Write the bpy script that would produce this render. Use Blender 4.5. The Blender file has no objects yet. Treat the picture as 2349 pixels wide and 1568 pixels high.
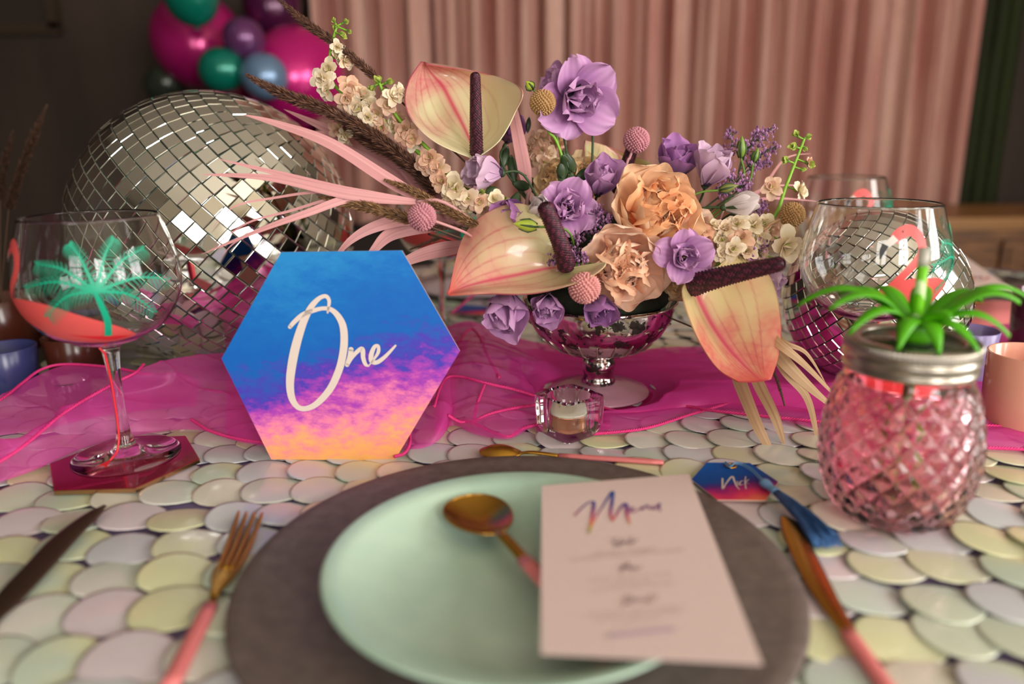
import bpy, math, random
from mathutils import Vector, Matrix, noise
sc = bpy.context.scene
COL = sc.collection
pi = math.pi
R = math.radians
rnd = random.Random(7)

# ------------------------------------------------------------------ camera, world, lights, exposure
F, CX, CY, HC, TH, RO = 1750.0, 1174.5, 784.0, .28, R(15.2), R(.8)
cam = bpy.data.cameras.new('camera')
co = bpy.data.objects.new('camera', cam)
COL.objects.link(co)
fw = Vector((0, math.cos(TH), -math.sin(TH)))
up0 = Vector((0, math.sin(TH), math.cos(TH)))
rt0 = Vector((1, 0, 0))
cr, sr = math.cos(RO), math.sin(RO)
rt = rt0 * cr - up0 * sr
up = up0 * cr + rt0 * sr
m3 = Matrix((rt, up, -fw)).transposed()
co.matrix_world = Matrix.Translation((0, 0, HC)) @ m3.to_4x4()
cam.sensor_width = 36
cam.lens = 36 * F / 2349
cam.dof.use_dof = True
cam.dof.focus_distance = .74
cam.dof.aperture_fstop = 2.3
cam.clip_start = .01
sc.camera = co
sc.view_settings.view_transform = 'Standard'
sc.view_settings.look = 'None'
sc.view_settings.gamma = 1
sc.view_settings.use_curve_mapping = False
sc.view_settings.exposure = 0.50
sc.cycles.max_bounces = 14
sc.cycles.transmission_bounces = 12
sc.cycles.transparent_max_bounces = 24
sc.cycles.diffuse_bounces = 4
sc.cycles.glossy_bounces = 5
sc.cycles.sample_clamp_indirect = 4
sc.cycles.caustics_reflective = False

w = bpy.data.worlds.new('world')
sc.world = w
w.use_nodes = True
w.node_tree.nodes['Background'].inputs[0].default_value = (.55, .62, .60, 1)
w.node_tree.nodes['Background'].inputs[1].default_value = .6

def area(name, loc, tgt, sx, sy, power, col):
    l = bpy.data.lights.new(name, 'AREA')
    l.shape = 'RECTANGLE'; l.size = sx; l.size_y = sy; l.energy = power; l.color = col
    o = bpy.data.objects.new(name, l)
    o.location = loc
    o.rotation_euler = (Vector(tgt) - Vector(loc)).to_track_quat('-Z', 'Y').to_euler()
    COL.objects.link(o)
    return o
# daylight entering through the windows of the room
XR, XL, YB, YF, ZF, ZC = 2.3, -2.5, -1.9, 3.05, -.75, 1.85
DAY = (1.0, .965, .93)
area('window_light', (XR + .05, -1.05, .72), (XR - 1, -1.05, .72), .80, 1.20, 28, DAY)
area('window_light', (XR + .05, .15, .72), (XR - 1, .15, .72), .80, 1.20, 30, DAY)
area('window_light', (1.25, YB - .05, .72), (1.25, YB + 1, .72), .80, 1.20, 46, DAY)
area('window_light', (-.35, YB - .05, .72), (-.35, YB + 1, .72), .80, 1.20, 15, DAY)

# ------------------------------------------------------------------ pixel helpers (perspective of this camera -> real points)
def dirv(px, py):
    x = (px - CX) / F; y = -(py - CY) / F
    return fw + rt * x + up * y
def at(px, py, z=0.0):
    d = dirv(px, py); t = (z - HC) / d.z
    return Vector((d.x * t, d.y * t, z))
def atY(px, py, Y):
    d = dirv(px, py); t = Y / d.y
    return Vector((d.x * t, Y, HC + d.z * t))
def onpl(px, py, P, N):
    d = dirv(px, py); O = Vector((0, 0, HC))
    t = (P - O).dot(N) / d.dot(N)
    return O + d * t
def proj(p):
    v = Vector(p) - Vector((0, 0, HC))
    dz = v.dot(fw)
    return (CX + F * v.dot(rt) / dz, CY - F * v.dot(up) / dz, dz)

# ------------------------------------------------------------------ materials
def srgb(r, g, b):
    f = lambda c: (c / 255) / 12.92 if c / 255 <= .04045 else ((c / 255 + .055) / 1.055) ** 2.4
    return (f(r), f(g), f(b), 1)
MATS = {}
def mat(name, col, rough=.5, metal=0, **k):
    if name in MATS: return MATS[name]
    m = bpy.data.materials.new(name); m.use_nodes = True
    p = m.node_tree.nodes['Principled BSDF']
    p.inputs['Base Color'].default_value = col
    p.inputs['Roughness'].default_value = rough
    p.inputs['Metallic'].default_value = metal
    for a, b in k.items():
        p.inputs[a.replace('_', ' ')].default_value = b
    MATS[name] = m
    return m
def N(m, t, **k):
    n = m.node_tree.nodes.new(t)
    for a, b in k.items(): setattr(n, a, b)
    return n
def L(m, a, b): m.node_tree.links.new(a, b)
def pr(m): return m.node_tree.nodes['Principled BSDF']
def noise_col(m, c1, c2, scale=20, coord='Object', detail=4, lo=.35, hi=.65, stretch=None, socket='Base Color'):
    tc = N(m, 'ShaderNodeTexCoord'); nz = N(m, 'ShaderNodeTexNoise'); cr_ = N(m, 'ShaderNodeValToRGB')
    nz.inputs['Scale'].default_value = scale; nz.inputs['Detail'].default_value = detail
    if stretch:
        mp = N(m, 'ShaderNodeMapping'); mp.inputs['Scale'].default_value = stretch
        L(m, tc.outputs[coord], mp.inputs[0]); L(m, mp.outputs[0], nz.inputs[0])
    else: L(m, tc.outputs[coord], nz.inputs[0])
    e = cr_.color_ramp.elements
    e[0].position = lo; e[1].position = hi; e[0].color = c1; e[1].color = c2
    L(m, nz.outputs['Fac'], cr_.inputs[0]); L(m, cr_.outputs[0], pr(m).inputs[socket])
    return nz, cr_
def bump(m, scale, strength, dist=.001, kind='ShaderNodeTexNoise', coord='Object', stretch=None):
    tc = N(m, 'ShaderNodeTexCoord'); nz = N(m, kind); b = N(m, 'ShaderNodeBump')
    nz.inputs['Scale'].default_value = scale
    b.inputs['Strength'].default_value = strength; b.inputs['Distance'].default_value = dist
    src = tc.outputs[coord]
    if stretch:
        mp = N(m, 'ShaderNodeMapping'); mp.inputs['Scale'].default_value = stretch
        L(m, src, mp.inputs[0]); src = mp.outputs[0]
    L(m, src, nz.inputs['Vector'])
    L(m, nz.outputs[0], b.inputs['Height']); L(m, b.outputs[0], pr(m).inputs['Normal'])
def colattr(m, socket='Base Color'):
    a = N(m, 'ShaderNodeAttribute'); a.attribute_name = 'Col'
    L(m, a.outputs['Color'], pr(m).inputs[socket]); return a
def translucent(m, fac=.3, tint=None):
    nt = m.node_tree; out = [n for n in nt.nodes if n.type == 'OUTPUT_MATERIAL'][0]
    t = N(m, 'ShaderNodeBsdfTranslucent'); mx = N(m, 'ShaderNodeMixShader')
    mx.inputs[0].default_value = fac
    bc = pr(m).inputs['Base Color']
    if bc.is_linked: L(m, bc.links[0].from_socket, t.inputs[0])
    else: t.inputs[0].default_value = tint or bc.default_value
    L(m, pr(m).outputs[0], mx.inputs[1]); L(m, t.outputs[0], mx.inputs[2]); L(m, mx.outputs[0], out.inputs[0])

# ------------------------------------------------------------------ mesh builder
MW = {}
class MB:
    def __init__(s): s.v = []; s.f = []; s.m = []; s.c = []
    def add(s, vs, fs, mi=0, col=None):
        b = len(s.v); s.v += [Vector(p) for p in vs]
        s.f += [[i + b for i in f] for f in fs]; s.m += [mi] * len(fs)
        if col is None: s.c += [(1, 1, 1)] * len(vs)
        elif isinstance(col, list): s.c += col
        else: s.c += [col] * len(vs)
        return s
    def box(s, c, h, mi=0, M=None, col=None):
        c = Vector(c); vs = []
        for x in (-1, 1):
            for y in (-1, 1):
                for z in (-1, 1):
                    p = c + Vector((x * h[0], y * h[1], z * h[2]))
                    vs.append(M @ p if M else p)
        return s.add(vs, [(0, 1, 3, 2), (4, 6, 7, 5), (0, 4, 5, 1), (2, 3, 7, 6), (0, 2, 6, 4), (1, 5, 7, 3)], mi, col)
    def grid(s, fn, nu, nv, mi=0, cf=None, wrapu=False):
        vs = []; cs = []
        for j in range(nv + 1):
            for i in range(nu if wrapu else nu + 1):
                u, v = i / nu, j / nv
                vs.append(fn(u, v)); cs.append(cf(u, v) if cf else (1, 1, 1))
        W = nu if wrapu else nu + 1; fs = []
        for j in range(nv):
            for i in range(nu):
                i2 = (i + 1) % W if wrapu else i + 1
                fs.append((j * W + i, j * W + i2, (j + 1) * W + i2, (j + 1) * W + i))
        return s.add(vs, fs, mi, cs)
    def lathe(s, prof, seg=48, c=(0, 0, 0), mi=0, closed=False, ax=None, cols=None):
        n = len(prof); vs = []; cs = []
        for k, (r, z) in enumerate(prof):
            for i in range(seg):
                a = 2 * pi * i / seg
                p = Vector((r * math.cos(a), r * math.sin(a), z))
                if ax: p = ax @ p
                vs.append(p + Vector(c)); cs.append(cols[k] if cols else (1, 1, 1))
        fs = []
        rng = range(n) if closed else range(n - 1)
        for k in rng:
            k2 = (k + 1) % n
            for i in range(seg):
                j = (i + 1) % seg
                fs.append((k * seg + i, k * seg + j, k2 * seg + j, k2 * seg + i))
        s.add(vs, fs, mi, cs)
        if not closed:
            b = len(s.v) - len(vs)
            if prof[0][0] > 1e-6: s.f.append([b + i for i in range(seg)][::-1]); s.m.append(mi)
            if prof[-1][0] > 1e-6: s.f.append([b + (n - 1) * seg + i for i in range(seg)]); s.m.append(mi)
        return s
    def tube(s, pts, rad, seg=8, mi=0, col=None, flat=1.0, ref=(0, 0, 1)):
        pts = [Vector(p) for p in pts]; n = len(pts)
        if not isinstance(rad, (list, tuple)): rad = [rad] * n
        vs = []; prev = None
        for k in range(n):
            t = (pts[min(k + 1, n - 1)] - pts[max(k - 1, 0)])
            if t.length < 1e-9: t = Vector((0, 0, 1))
            t.normalize()
            if prev is None:
                a = Vector(ref)
                if abs(a.dot(t)) > .9: a = Vector((1, 0, 0))
                x = (a - t * a.dot(t)).normalized()
            else:
                x = prev - t * prev.dot(t)
                x = x.normalized() if x.length > 1e-6 else t.orthogonal().normalized()
            prev = x; y = t.cross(x)
            for i in range(seg):
                an = 2 * pi * i / seg
                vs.append(pts[k] + (x * math.cos(an) * flat + y * math.sin(an)) * rad[k])
        fs = [(k * seg + i, k * seg + (i + 1) % seg, (k + 1) * seg + (i + 1) % seg, (k + 1) * seg + i) for k in range(n - 1) for i in range(seg)]
        fs.append(tuple(range(seg))[::-1]); fs.append(tuple((n - 1) * seg + i for i in range(seg)))
        return s.add(vs, fs, mi, col)
    def prism(s, poly, d, mi=0, mside=None, col=None):
        poly = [Vector(p) for p in poly]; d = Vector(d); n = len(poly)
        s.add(poly + [p + d for p in poly], [tuple(range(n))[::-1], tuple(range(n, 2 * n))], mi, col)
        b = len(s.v) - 2 * n
        for i in range(n):
            j = (i + 1) % n; s.f.append([b + i, b + j, b + n + j, b + n + i]); s.m.append(mi if mside is None else mside)
        return s
    def ball(s, c, r, seg=12, rings=8, mi=0, col=None, M=None):
        c = Vector(c); rx, ry, rz = (r, r, r) if not isinstance(r, (tuple, list)) else r
        vs = []
        for j in range(rings + 1):
            t = pi * j / rings
            for i in range(seg):
                a = 2 * pi * i / seg
                p = Vector((rx * math.sin(t) * math.cos(a), ry * math.sin(t) * math.sin(a), rz * math.cos(t)))
                vs.append((M @ p if M else p) + c)
        fs = [(j * seg + i, (j + 1) * seg + i, (j + 1) * seg + (i + 1) % seg, j * seg + (i + 1) % seg) for j in range(rings) for i in range(seg)]
        return s.add(vs, fs, mi, col)
    def mesh(s, name, mats, smooth=True, inv=None):
        me = bpy.data.meshes.new(name)
        me.from_pydata([(inv @ p) if inv else p for p in s.v], [], s.f)
        for m in mats: me.materials.append(m)
        me.polygons.foreach_set('material_index', s.m)
        if smooth is True: me.polygons.foreach_set('use_smooth', [True] * len(s.f))
        a = me.color_attributes.new('Col', 'FLOAT_COLOR', 'POINT')
        flat = []
        for c in s.c: flat += [c[0], c[1], c[2], 1]
        a.data.foreach_set('color', flat)
        me.update()
        return me
    def build(s, name, mats, parent=None, smooth=True, local=False, **tg):
        if not isinstance(mats, list): mats = [mats]
        inv = MW[parent.name].inverted() if (parent and not local and parent.name in MW) else None
        me = s.mesh(name, mats, smooth, inv)
        return place(name, me, Matrix.Identity(4), parent, **tg)
def place(name, me, M, parent=None, **tg):
    o = bpy.data.objects.new(name, me); COL.objects.link(o)
    if parent:
        o.parent = parent; MW[o.name] = MW[parent.name] @ M
    else: MW[o.name] = M.copy()
    o.matrix_basis = M
    for k, v in tg.items():
        if v is not None: o[k] = v
    return o
def thing(name, label, cat, M=(0, 0, 0), group=None):
    o = bpy.data.objects.new(name, None); COL.objects.link(o)
    o.empty_display_size = .01
    M = M if isinstance(M, Matrix) else Matrix.Translation(M)
    o.matrix_basis = M; MW[o.name] = M.copy()
    o['label'] = label; o['category'] = cat
    if group: o['group'] = group
    return o
def autosmooth(o, ang=35):
    me = o.data
    me.polygons.foreach_set('use_smooth', [True] * len(me.polygons))
    try: me.set_sharp_from_angle(angle=R(ang))
    except Exception: pass
    return o
def cat(pts, n, per=True):
    """Catmull-Rom through pts (tuples of any length) -> n+1 samples"""
    P = [Vector(p) for p in pts]; out = []; m = len(P)
    for k in range(n + 1):
        t = k / n * (m - 1); i = min(int(t), m - 2); f = t - i
        p0, p1, p2, p3 = P[max(i - 1, 0)], P[i], P[i + 1], P[min(i + 2, m - 1)]
        out.append(.5 * ((2 * p1) + (p2 - p0) * f + (2 * p0 - 5 * p1 + 4 * p2 - p3) * f * f + (3 * p1 - p0 - 3 * p2 + p3) * f ** 3))
    return out
def cr1(a, f):
    m = len(a); t = min(max(f, 0), .999999) * (m - 1); i = int(t); f = t - i
    p0, p1, p2, p3 = a[max(i - 1, 0)], a[i], a[i + 1], a[min(i + 2, m - 1)]
    return .5 * ((2 * p1) + (p2 - p0) * f + (2 * p0 - 5 * p1 + 4 * p2 - p3) * f * f + (3 * p1 - p0 - 3 * p2 + p3) * f ** 3)
def patch(ctrl):
    ctrl = [[Vector(p) for p in row] for row in ctrl]
    def fn(u, v):
        return cr1([cr1(row, u) for row in ctrl], v)
    return fn
def frame(P, D, roll=0, s=1):
    D = Vector(D).normalized()
    q = D.to_track_quat('Z', 'Y').to_matrix().to_4x4()
    return Matrix.Translation(P) @ q @ Matrix.Rotation(roll, 4, 'Z') @ Matrix.Scale(s, 4)
def rotz(a): return Matrix.Rotation(a, 4, 'Z')

# ------------------------------------------------------------------ the room
def ST(o): o['kind'] = 'structure'; return o
dark_wood = mat('dark_panelled_wall', srgb(62, 50, 42), .7)
noise_col(dark_wood, srgb(56, 44, 38), srgb(72, 58, 48), 6, stretch=(1, 1, .2))
cream = mat('cream_plaster', srgb(214, 204, 184), .9); bump(cream, 60, .1)
floor_m = mat('dark_floorboards', srgb(60, 44, 34), .5)
noise_col(floor_m, srgb(46, 33, 26), srgb(78, 58, 44), 8, stretch=(1, 12, 1))
ST(MB().box(((XL + XR) / 2, (YB + YF) / 2, ZF - .05), ((XR - XL) / 2, (YF - YB) / 2, .05)).build('floor', floor_m, smooth=False))
ST(MB().box(((XL + XR) / 2, (YB + YF) / 2, ZC + .05), ((XR - XL) / 2, (YF - YB) / 2, .05)).build('ceiling', cream, smooth=False))
ST(MB().box(((XL + XR) / 2, YF + .05, (ZF + ZC) / 2), ((XR - XL) / 2 + .1, .05, (ZC - ZF) / 2)).build('wall_back', dark_wood, smooth=False))
ST(MB().box((XL - .05, (YB + YF) / 2, (ZF + ZC) / 2), (.05, (YF - YB) / 2, (ZC - ZF) / 2)).build('wall_left', dark_wood, smooth=False))
def wall_open(name, fixed, axis, a0, a1, holes, m):
    mb = MB(); xs = sorted([a0, a1] + [h for ho in holes for h in ho[:2]]); z0, z1 = .12, 1.32
    for i in range(len(xs) - 1):
        c = (xs[i] + xs[i + 1]) / 2; h = (xs[i + 1] - xs[i]) / 2
        isH = any(abs(ho[0] - xs[i]) < 1e-6 for ho in holes)
        segs = [(ZF, z0), (z1, ZC)] if isH else [(ZF, ZC)]
        for s0, s1 in segs:
            zc, zh = (s0 + s1) / 2, (s1 - s0) / 2
            if axis == 'y': mb.box((fixed, c, zc), (.05, h, zh))
            else: mb.box((c, fixed, zc), (h, .05, zh))
    return ST(mb.build(name, m, smooth=False))
wall_open('wall_right', XR + .05, 'y', YB, YF, [(-1.45, -.65), (-.25, .55)], cream)
wall_open('wall_front', YB - .05, 'x', XL, XR, [(-.75, .05), (.85, 1.65)], cream)
white = mat('white_painted_wood', srgb(225, 220, 210), .4)
def window(n, c, axis):
    mb = MB(); z0, z1, h = .12, 1.32, .4
    for a, b, hh, vv in ((-h + .02, 0, .02, .6), (h - .02, 0, .02, .6), (0, .58, .4, .02), (0, -.58, .4, .02), (0, 0, .012, .6), (0, .12, .4, .012)):
        if axis == 'y': mb.box((XR + .03, c + a, .72 + b), (.015, hh, vv))
        else: mb.box((c + a, YB - .03, .72 + b), (hh, .015, vv))
    return ST(mb.build('window_%d' % n, white, smooth=False))
window(1, -1.05, 'y'); window(2, .15, 'y'); window(3, 1.25, 'x'); window(4, -.35, 'x')

# wainscot panels on the back wall (seen at the right behind the sideboard)
# pink sequin curtain
cur = mat('pink_sequin_curtain', srgb(190, 128, 118), .45)
noise_col(cur, srgb(214, 152, 140), srgb(236, 192, 176), 9, detail=3, stretch=(1, 1, .15))
bump(cur, 260, .9, .004, 'ShaderNodeTexVoronoi')
pr(cur).inputs['Metallic'].default_value = .25
YC = 2.78
cxl, cxr = atY(738, 200, YC).x, atY(2235, 200, YC).x
def curt(u, v):
    x = cxl + (cxr - cxl) * u
    z = -.02 + v * 1.85
    ph = x * 2 * pi / .098
    a = math.sin(ph + 1.3 * math.sin(x * 7)) + .45 * math.sin(2.3 * ph + 2 + 1.5 * math.sin(x * 3.1)) + .25 * math.sin(z * 1.5 + x * 13)
    return Vector((x + .010 * math.cos(ph * 1.1) + (.03 * (1 - v) * (u - .5)), YC + .036 * a, z))
o = MB().grid(curt, 620, 24).build('curtain', cur)
o['label'] = 'long pink sequin curtain hanging in folds behind the table'; o['category'] = 'curtain'
gr = mat('dark_green_drape', srgb(50, 60, 26), .8)
noise_col(gr, srgb(34, 36, 22), srgb(62, 74, 30), 4, stretch=(2, 1, .3))
gx = cxr + .06
o = MB().grid(lambda u, v: Vector((gx + .17 * u, 2.93 + .02 * math.sin(u * 22), -.7 + v * 2.5)), 60, 8).build('drape', gr)
o['label'] = 'dark green drape hanging to the right of the pink curtain'; o['category'] = 'curtain'

# sideboard behind the table
wood = mat('brown_sideboard_wood', srgb(112, 74, 44), .45)
noise_col(wood, srgb(84, 54, 33), srgb(128, 86, 50), 10, stretch=(1, 6, 8))
wood2 = mat('sideboard_edge_wood', srgb(150, 106, 62), .35)
sb = thing('sideboard', 'brown wooden sideboard with drawers below the pink curtain', 'sideboard', (.9, 2.4, ZF))
zt = atY(2200, 500, 2.25).z
sx0, sx1 = .35, 2.2
sb_body = MB().box(((sx0 + sx1) / 2, 2.46, (ZF + zt - .04) / 2), ((sx1 - sx0) / 2 - .02, .19, (zt - .04 - ZF) / 2)).build('body', wood, sb, smooth=False)
MB().box(((sx0 + sx1) / 2, 2.46, zt - .012), ((sx1 - sx0) / 2, .21, .012)).box(((sx0 + sx1) / 2, 2.46, zt - .031), ((sx1 - sx0) / 2 - .01, .2, .007)).build('top', wood2, sb, smooth=False)
brass = mat('brass_knob', srgb(150, 110, 60), .3, 1)
for r_ in range(3):
    for c_ in range(5):
        xx = sx0 + .04 + (c_ + .5) * (sx1 - sx0 - .08) / 5
        zz = zt - .16 - r_ * .21
        d = MB().box((xx, 2.262, zz), (.165, .008, .092)).box((xx, 2.256, zz), (.145, .006, .072)).build('drawer', wood, sb, smooth=False)
        MB().ball((xx, 2.24, zz), .011).build('knob', brass, d)
        if r_ == 0: pass

# picture on the dark wall at the left
pf = thing('picture', 'dim framed picture hanging on the dark wall at top left', 'picture', (-1.85, 3.02, .85))
fr_m = mat('dark_frame_wood', srgb(66, 52, 38), .5)
mb = MB()
for a, b, hx, hz in ((0, .30, .30, .02), (0, -.30, .30, .02), (-.28, 0, .02, .3), (.28, 0, .02, .3)):
    mb.box((-1.95 + a, 3.03, .98 + b), (hx, .015, hz))
mb.build('frame', fr_m, pf, smooth=False)
pic = mat('dim_picture_print', srgb(64, 56, 50), .25)
MB().box((-1.95, 3.04, .98), (.27, .006, .28)).build('print', pic, pf, smooth=False)

# ------------------------------------------------------------------ balloons
def balloon(px, py, Y, rpx, col, label, d=(0.1, 0, -1), grp='balloons of the arch behind the table'):
    P = atY(px, py, Y)
    r = rpx * (proj(P)[2]) / F
    D = Vector(d).normalized()
    t = thing('balloon', label, 'balloon', frame(P, D), grp)
    prof = []
    for k in range(17):
        a = pi * k / 16
        z = r * math.cos(a); rr = r * math.sin(a) * (1 if z > 0 else 1)
        if z < 0: z *= 1.18
        prof.append((max(rr, 0.0005), z))
    m = mat('balloon_' + '_'.join(str(int(c * 99)) for c in col[:3]), col, .22, .35, Coat_Weight=.3)
    MB().lathe(prof, 32).build('body', m, t, local=True)
    MB().lathe([(.002, -1.17 * r), (.006, -1.2 * r), (.010, -1.24 * r), (.004, -1.22 * r)], 12).build('knot', m, t, local=True)
mag = srgb(196, 30, 120); teal = srgb(14, 128, 108); pur = srgb(112, 60, 112); blu = srgb(120, 150, 185); plum = srgb(84, 28, 70)
balloon(452, 92, 2.5, 103, mag, 'large magenta balloon half covered by teal and purple ones', (-.3, .6, .4))
balloon(682, 172, 2.45, 108, srgb(214, 30, 130), 'large bright pink balloon next to the curtain', (.2, .7, .3))
balloon(558, 88, 2.28, 47, pur, 'small metallic purple balloon above the blue one', (-.3, -.3, .6))
balloon(506, 160, 2.26, 50, teal, 'small teal balloon left of the light blue balloon', (-.9, .1, 0))
balloon(608, 176, 2.24, 52, blu, 'small light blue balloon above the mirror ball', (.7, -.4, -.3))
balloon(437, -16, 2.2, 62, teal, 'teal balloon cut by the top edge of the photo', (0, -.2, .9))
balloon(622, 8, 2.62, 66, plum, 'dark plum balloon at the top behind the grass plume', (0, .4, .9))
balloon(648, 262, 2.85, 78, srgb(216, 16, 126), 'hot pink balloon low down behind the mirror ball', (.1, .5, -.8))
balloon(540, 262, 2.5, 62, srgb(150, 24, 90), 'dark pink balloon under the small teal balloon', (-.2, .5, -.8))
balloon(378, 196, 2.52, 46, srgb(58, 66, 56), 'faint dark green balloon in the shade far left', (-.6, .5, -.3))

# ------------------------------------------------------------------ table and cloth
TC, TR = Vector((.32, .93, 0)), .92
tb = thing('dining_table', 'round dining table under the sequin cloth', 'table', (TC.x, TC.y, ZF))
MB().lathe([(.001, -.035), (TR - .01, -.035), (TR, -.02), (TR - .003, -.006), (.001, -.006)], 72, TC).build('tabletop', wood, tb)
MB().lathe([(.30, ZF), (.30, ZF + .03), (.06, ZF + .08), (.05, -.3), (.07, -.06), (.25, -.036)], 32, TC).build('pedestal', wood, tb)
cloth_m = mat('purple_mesh_cloth', srgb(96, 78, 120), .7)
tcx = N(cloth_m, 'ShaderNodeTexCoord'); chk = N(cloth_m, 'ShaderNodeTexChecker'); chk.inputs['Scale'].default_value = 900
chk.inputs[1].default_value = srgb(66, 52, 88); chk.inputs[2].default_value = srgb(128, 108, 148)
L(cloth_m, tcx.outputs['Object'], chk.inputs[0]); L(cloth_m, chk.outputs[0], pr(cloth_m).inputs['Base Color'])
cl = thing('tablecloth', 'cloth of large iridescent white sequins on purple mesh', 'tablecloth', (TC.x, TC.y, 0))
def clothf(u, v):
    a = 2 * pi * u
    if v < .7:
        r = TR * 1.004 * v / .7; z = -.0005
    else:
        q = (v - .7) / .3; r = TR * 1.004 + .02 * q + .03 * q * math.sin(a * 17); z = -.0005 - .66 * q
    return TC + Vector((r * math.cos(a), r * math.sin(a), z))
MB().grid(clothf, 180, 20, wrapu=True).build('fabric', cloth_m, cl)
seq_m = mat('iridescent_sequin', (1, 1, 1, 1), .22, 0, Coat_Weight=.5, Coat_Roughness=.08)
a_ = colattr(seq_m)
pr(seq_m).inputs['Thin Film Thickness'].default_value = 380
pr(seq_m).inputs['Thin Film IOR'].default_value = 1.5
translucent(seq_m, .12)
PAL = [(222, 222, 186), (214, 220, 196), (224, 220, 210), (214, 210, 218), (222, 208, 212), (206, 218, 204), (226, 226, 180), (210, 212, 214), (200, 214, 194), (226, 220, 202)]
def seq_vf(i):
    a, b = srgb(*PAL[i])[:3], srgb(*PAL[(i * 3 + 2) % len(PAL)])[:3]
    vs, cs = [], []
    n = 20; SX, SY = .0272, .0222
    rings = [0, .55, .9, 1.0]
    vs.append((0, 0, .0009)); cs.append(a)
    for q in rings[1:]:
        for k in range(n):
            t = 2 * pi * k / n
            x = SX * math.cos(t) * q; y = SY * math.sin(t) * q * (1 - .22 * math.cos(t))
            z = .0009 * (1 - q * q)
            g = min(1, max(0, .5 + 25 * x + 18 * y))
            vs.append((x, y, z)); cs.append(tuple(a[c] * (1 - g) + b[c] * g for c in range(3)))
    fs = [(0, 1 + k, 1 + (k + 1) % n) for k in range(n)]
    for r_ in range(2):
        for k in range(n):
            p = 1 + r_ * n
            fs.append((p + k, p + n + k, p + n + (k + 1) % n, p + (k + 1) % n))
    b0 = len(vs)   # underside rim
    for k in range(n):
        t = 2 * pi * k / n
        vs.append((SX * math.cos(t), SY * math.sin(t) * (1 - .22 * math.cos(t)), -.0004)); cs.append(b)
    for k in range(n): fs.append((1 + 2 * n + k, b0 + k, b0 + (k + 1) % n, 1 + 2 * n + (k + 1) % n))
    # sewing hole: dark spot near the narrow end
    c0 = len(vs)
    for k in range(6):
        t = 2 * pi * k / 6
        vs.append((SX * .80 + .0009 * math.cos(t), .0009 * math.sin(t), .0007)); cs.append((.02, .01, .03))
    fs.append(tuple(range(c0, c0 + 6)))
    return vs, fs, cs
SV = [seq_vf(i) for i in range(len(PAL))]
SM = []
for vs, fs, cs in SV:
    SM.append(MB().add(vs, fs, 0, cs).mesh('sequin', [seq_m], True))
seqs = []
row = 0; y = .17
while y < TC.y + TR - .01:
    x = -.9 + rnd.random() * .03
    k = 0
    while x < 1.3:
        yy = y + .012 * math.sin(x * 4.2 + row * .22) + rnd.uniform(-.0045, .0045)
        if (Vector((x, yy, 0)) - TC).length < TR - .012:
            seqs.append((x, yy, row, k))
        x += .0390 + rnd.uniform(-.004, .005); k += 1
    y += .0385; row += 1
cand = []
CHC, CHR = Vector((.001, .436, 0)), .177
for (x, yy, r_, k) in seqs:
    px, py, dz = proj((x, yy, 0)) if yy > .05 else (0, -1, 1)
    lift = k % 3
    tilt = rnd.gauss(0, .03)
    M = Matrix.Translation((x, yy, .0022 + .0005 * (k % 2))) @ rotz(rnd.gauss(.0, .22) + (pi * 0)) @ Matrix.Rotation(.07 + tilt, 4, 'Y') @ Matrix.Rotation(rnd.gauss(0, .04), 4, 'X') @ Matrix.Scale(rnd.uniform(.95, 1.06), 4)
    vis = -60 < px < 2409 and 0 < py < 1620 and (Vector((x, yy, 0)) - CHC).length > CHR - .005
    cand.append((0 if vis else 1, yy, M, rnd.randrange(len(PAL))))
cand.sort(key=lambda c: (c[0], c[1]))
inv = Matrix.Translation((-TC.x, -TC.y, 0))
for c in cand[:300]:
    place('sequin', SM[c[3]], inv @ c[2], cl)
rest = MB()
for c in cand[300:]:
    if c[1] < .30 and c[0]: continue
    vs, fs, cs = SV[c[3]]
    rest.add([c[2] @ Vector(p) for p in vs], fs, 0, cs)
rest.build('sequins', seq_m, cl, kind='stuff')

# ------------------------------------------------------------------ organza runner
org = bpy.data.materials.new('magenta_organza'); org.use_nodes = True
nt = org.node_tree; nt.nodes.clear()
out = nt.nodes.new('ShaderNodeOutputMaterial')
df = nt.nodes.new('ShaderNodeBsdfDiffuse'); tl = nt.nodes.new('ShaderNodeBsdfTranslucent'); gl = nt.nodes.new('ShaderNodeBsdfGlossy'); tr = nt.nodes.new('ShaderNodeBsdfTransparent')
df.inputs[0].default_value = srgb(255, 92, 196); tl.inputs[0].default_value = srgb(255, 84, 200); gl.inputs[0].default_value = srgb(255, 190, 225); gl.inputs[1].default_value = .35
tr.inputs[0].default_value = (1, .80, .95, 1)
m1 = nt.nodes.new('ShaderNodeMixShader'); m2 = nt.nodes.new('ShaderNodeMixShader'); m3_ = nt.nodes.new('ShaderNodeMixShader')
m1.inputs[0].default_value = .45; m2.inputs[0].default_value = .06
lw = nt.nodes.new('ShaderNodeLayerWeight'); lw.inputs[0].default_value = .35
mr = nt.nodes.new('ShaderNodeMapRange'); mr.inputs['To Min'].default_value = .60; mr.inputs['To Max'].default_value = .10
nt.links.new(df.outputs[0], m1.inputs[1]); nt.links.new(tl.outputs[0], m1.inputs[2])
nt.links.new(m1.outputs[0], m2.inputs[1]); nt.links.new(gl.outputs[0], m2.inputs[2])
nt.links.new(lw.outputs['Facing'], mr.inputs['Value']); nt.links.new(mr.outputs[0], m3_.inputs[0])
nt.links.new(m2.outputs[0], m3_.inputs[1]); nt.links.new(tr.outputs[0], m3_.inputs[2]); nt.links.new(m3_.outputs[0], out.inputs[0])
cord_m = mat('pink_braided_cord', srgb(240, 56, 140), .5); translucent(cord_m, .2)
rn = thing('table_runner', 'sheer magenta organza runner bunched across the middle of the table', 'table runner', (0, .8, 0))
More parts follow.
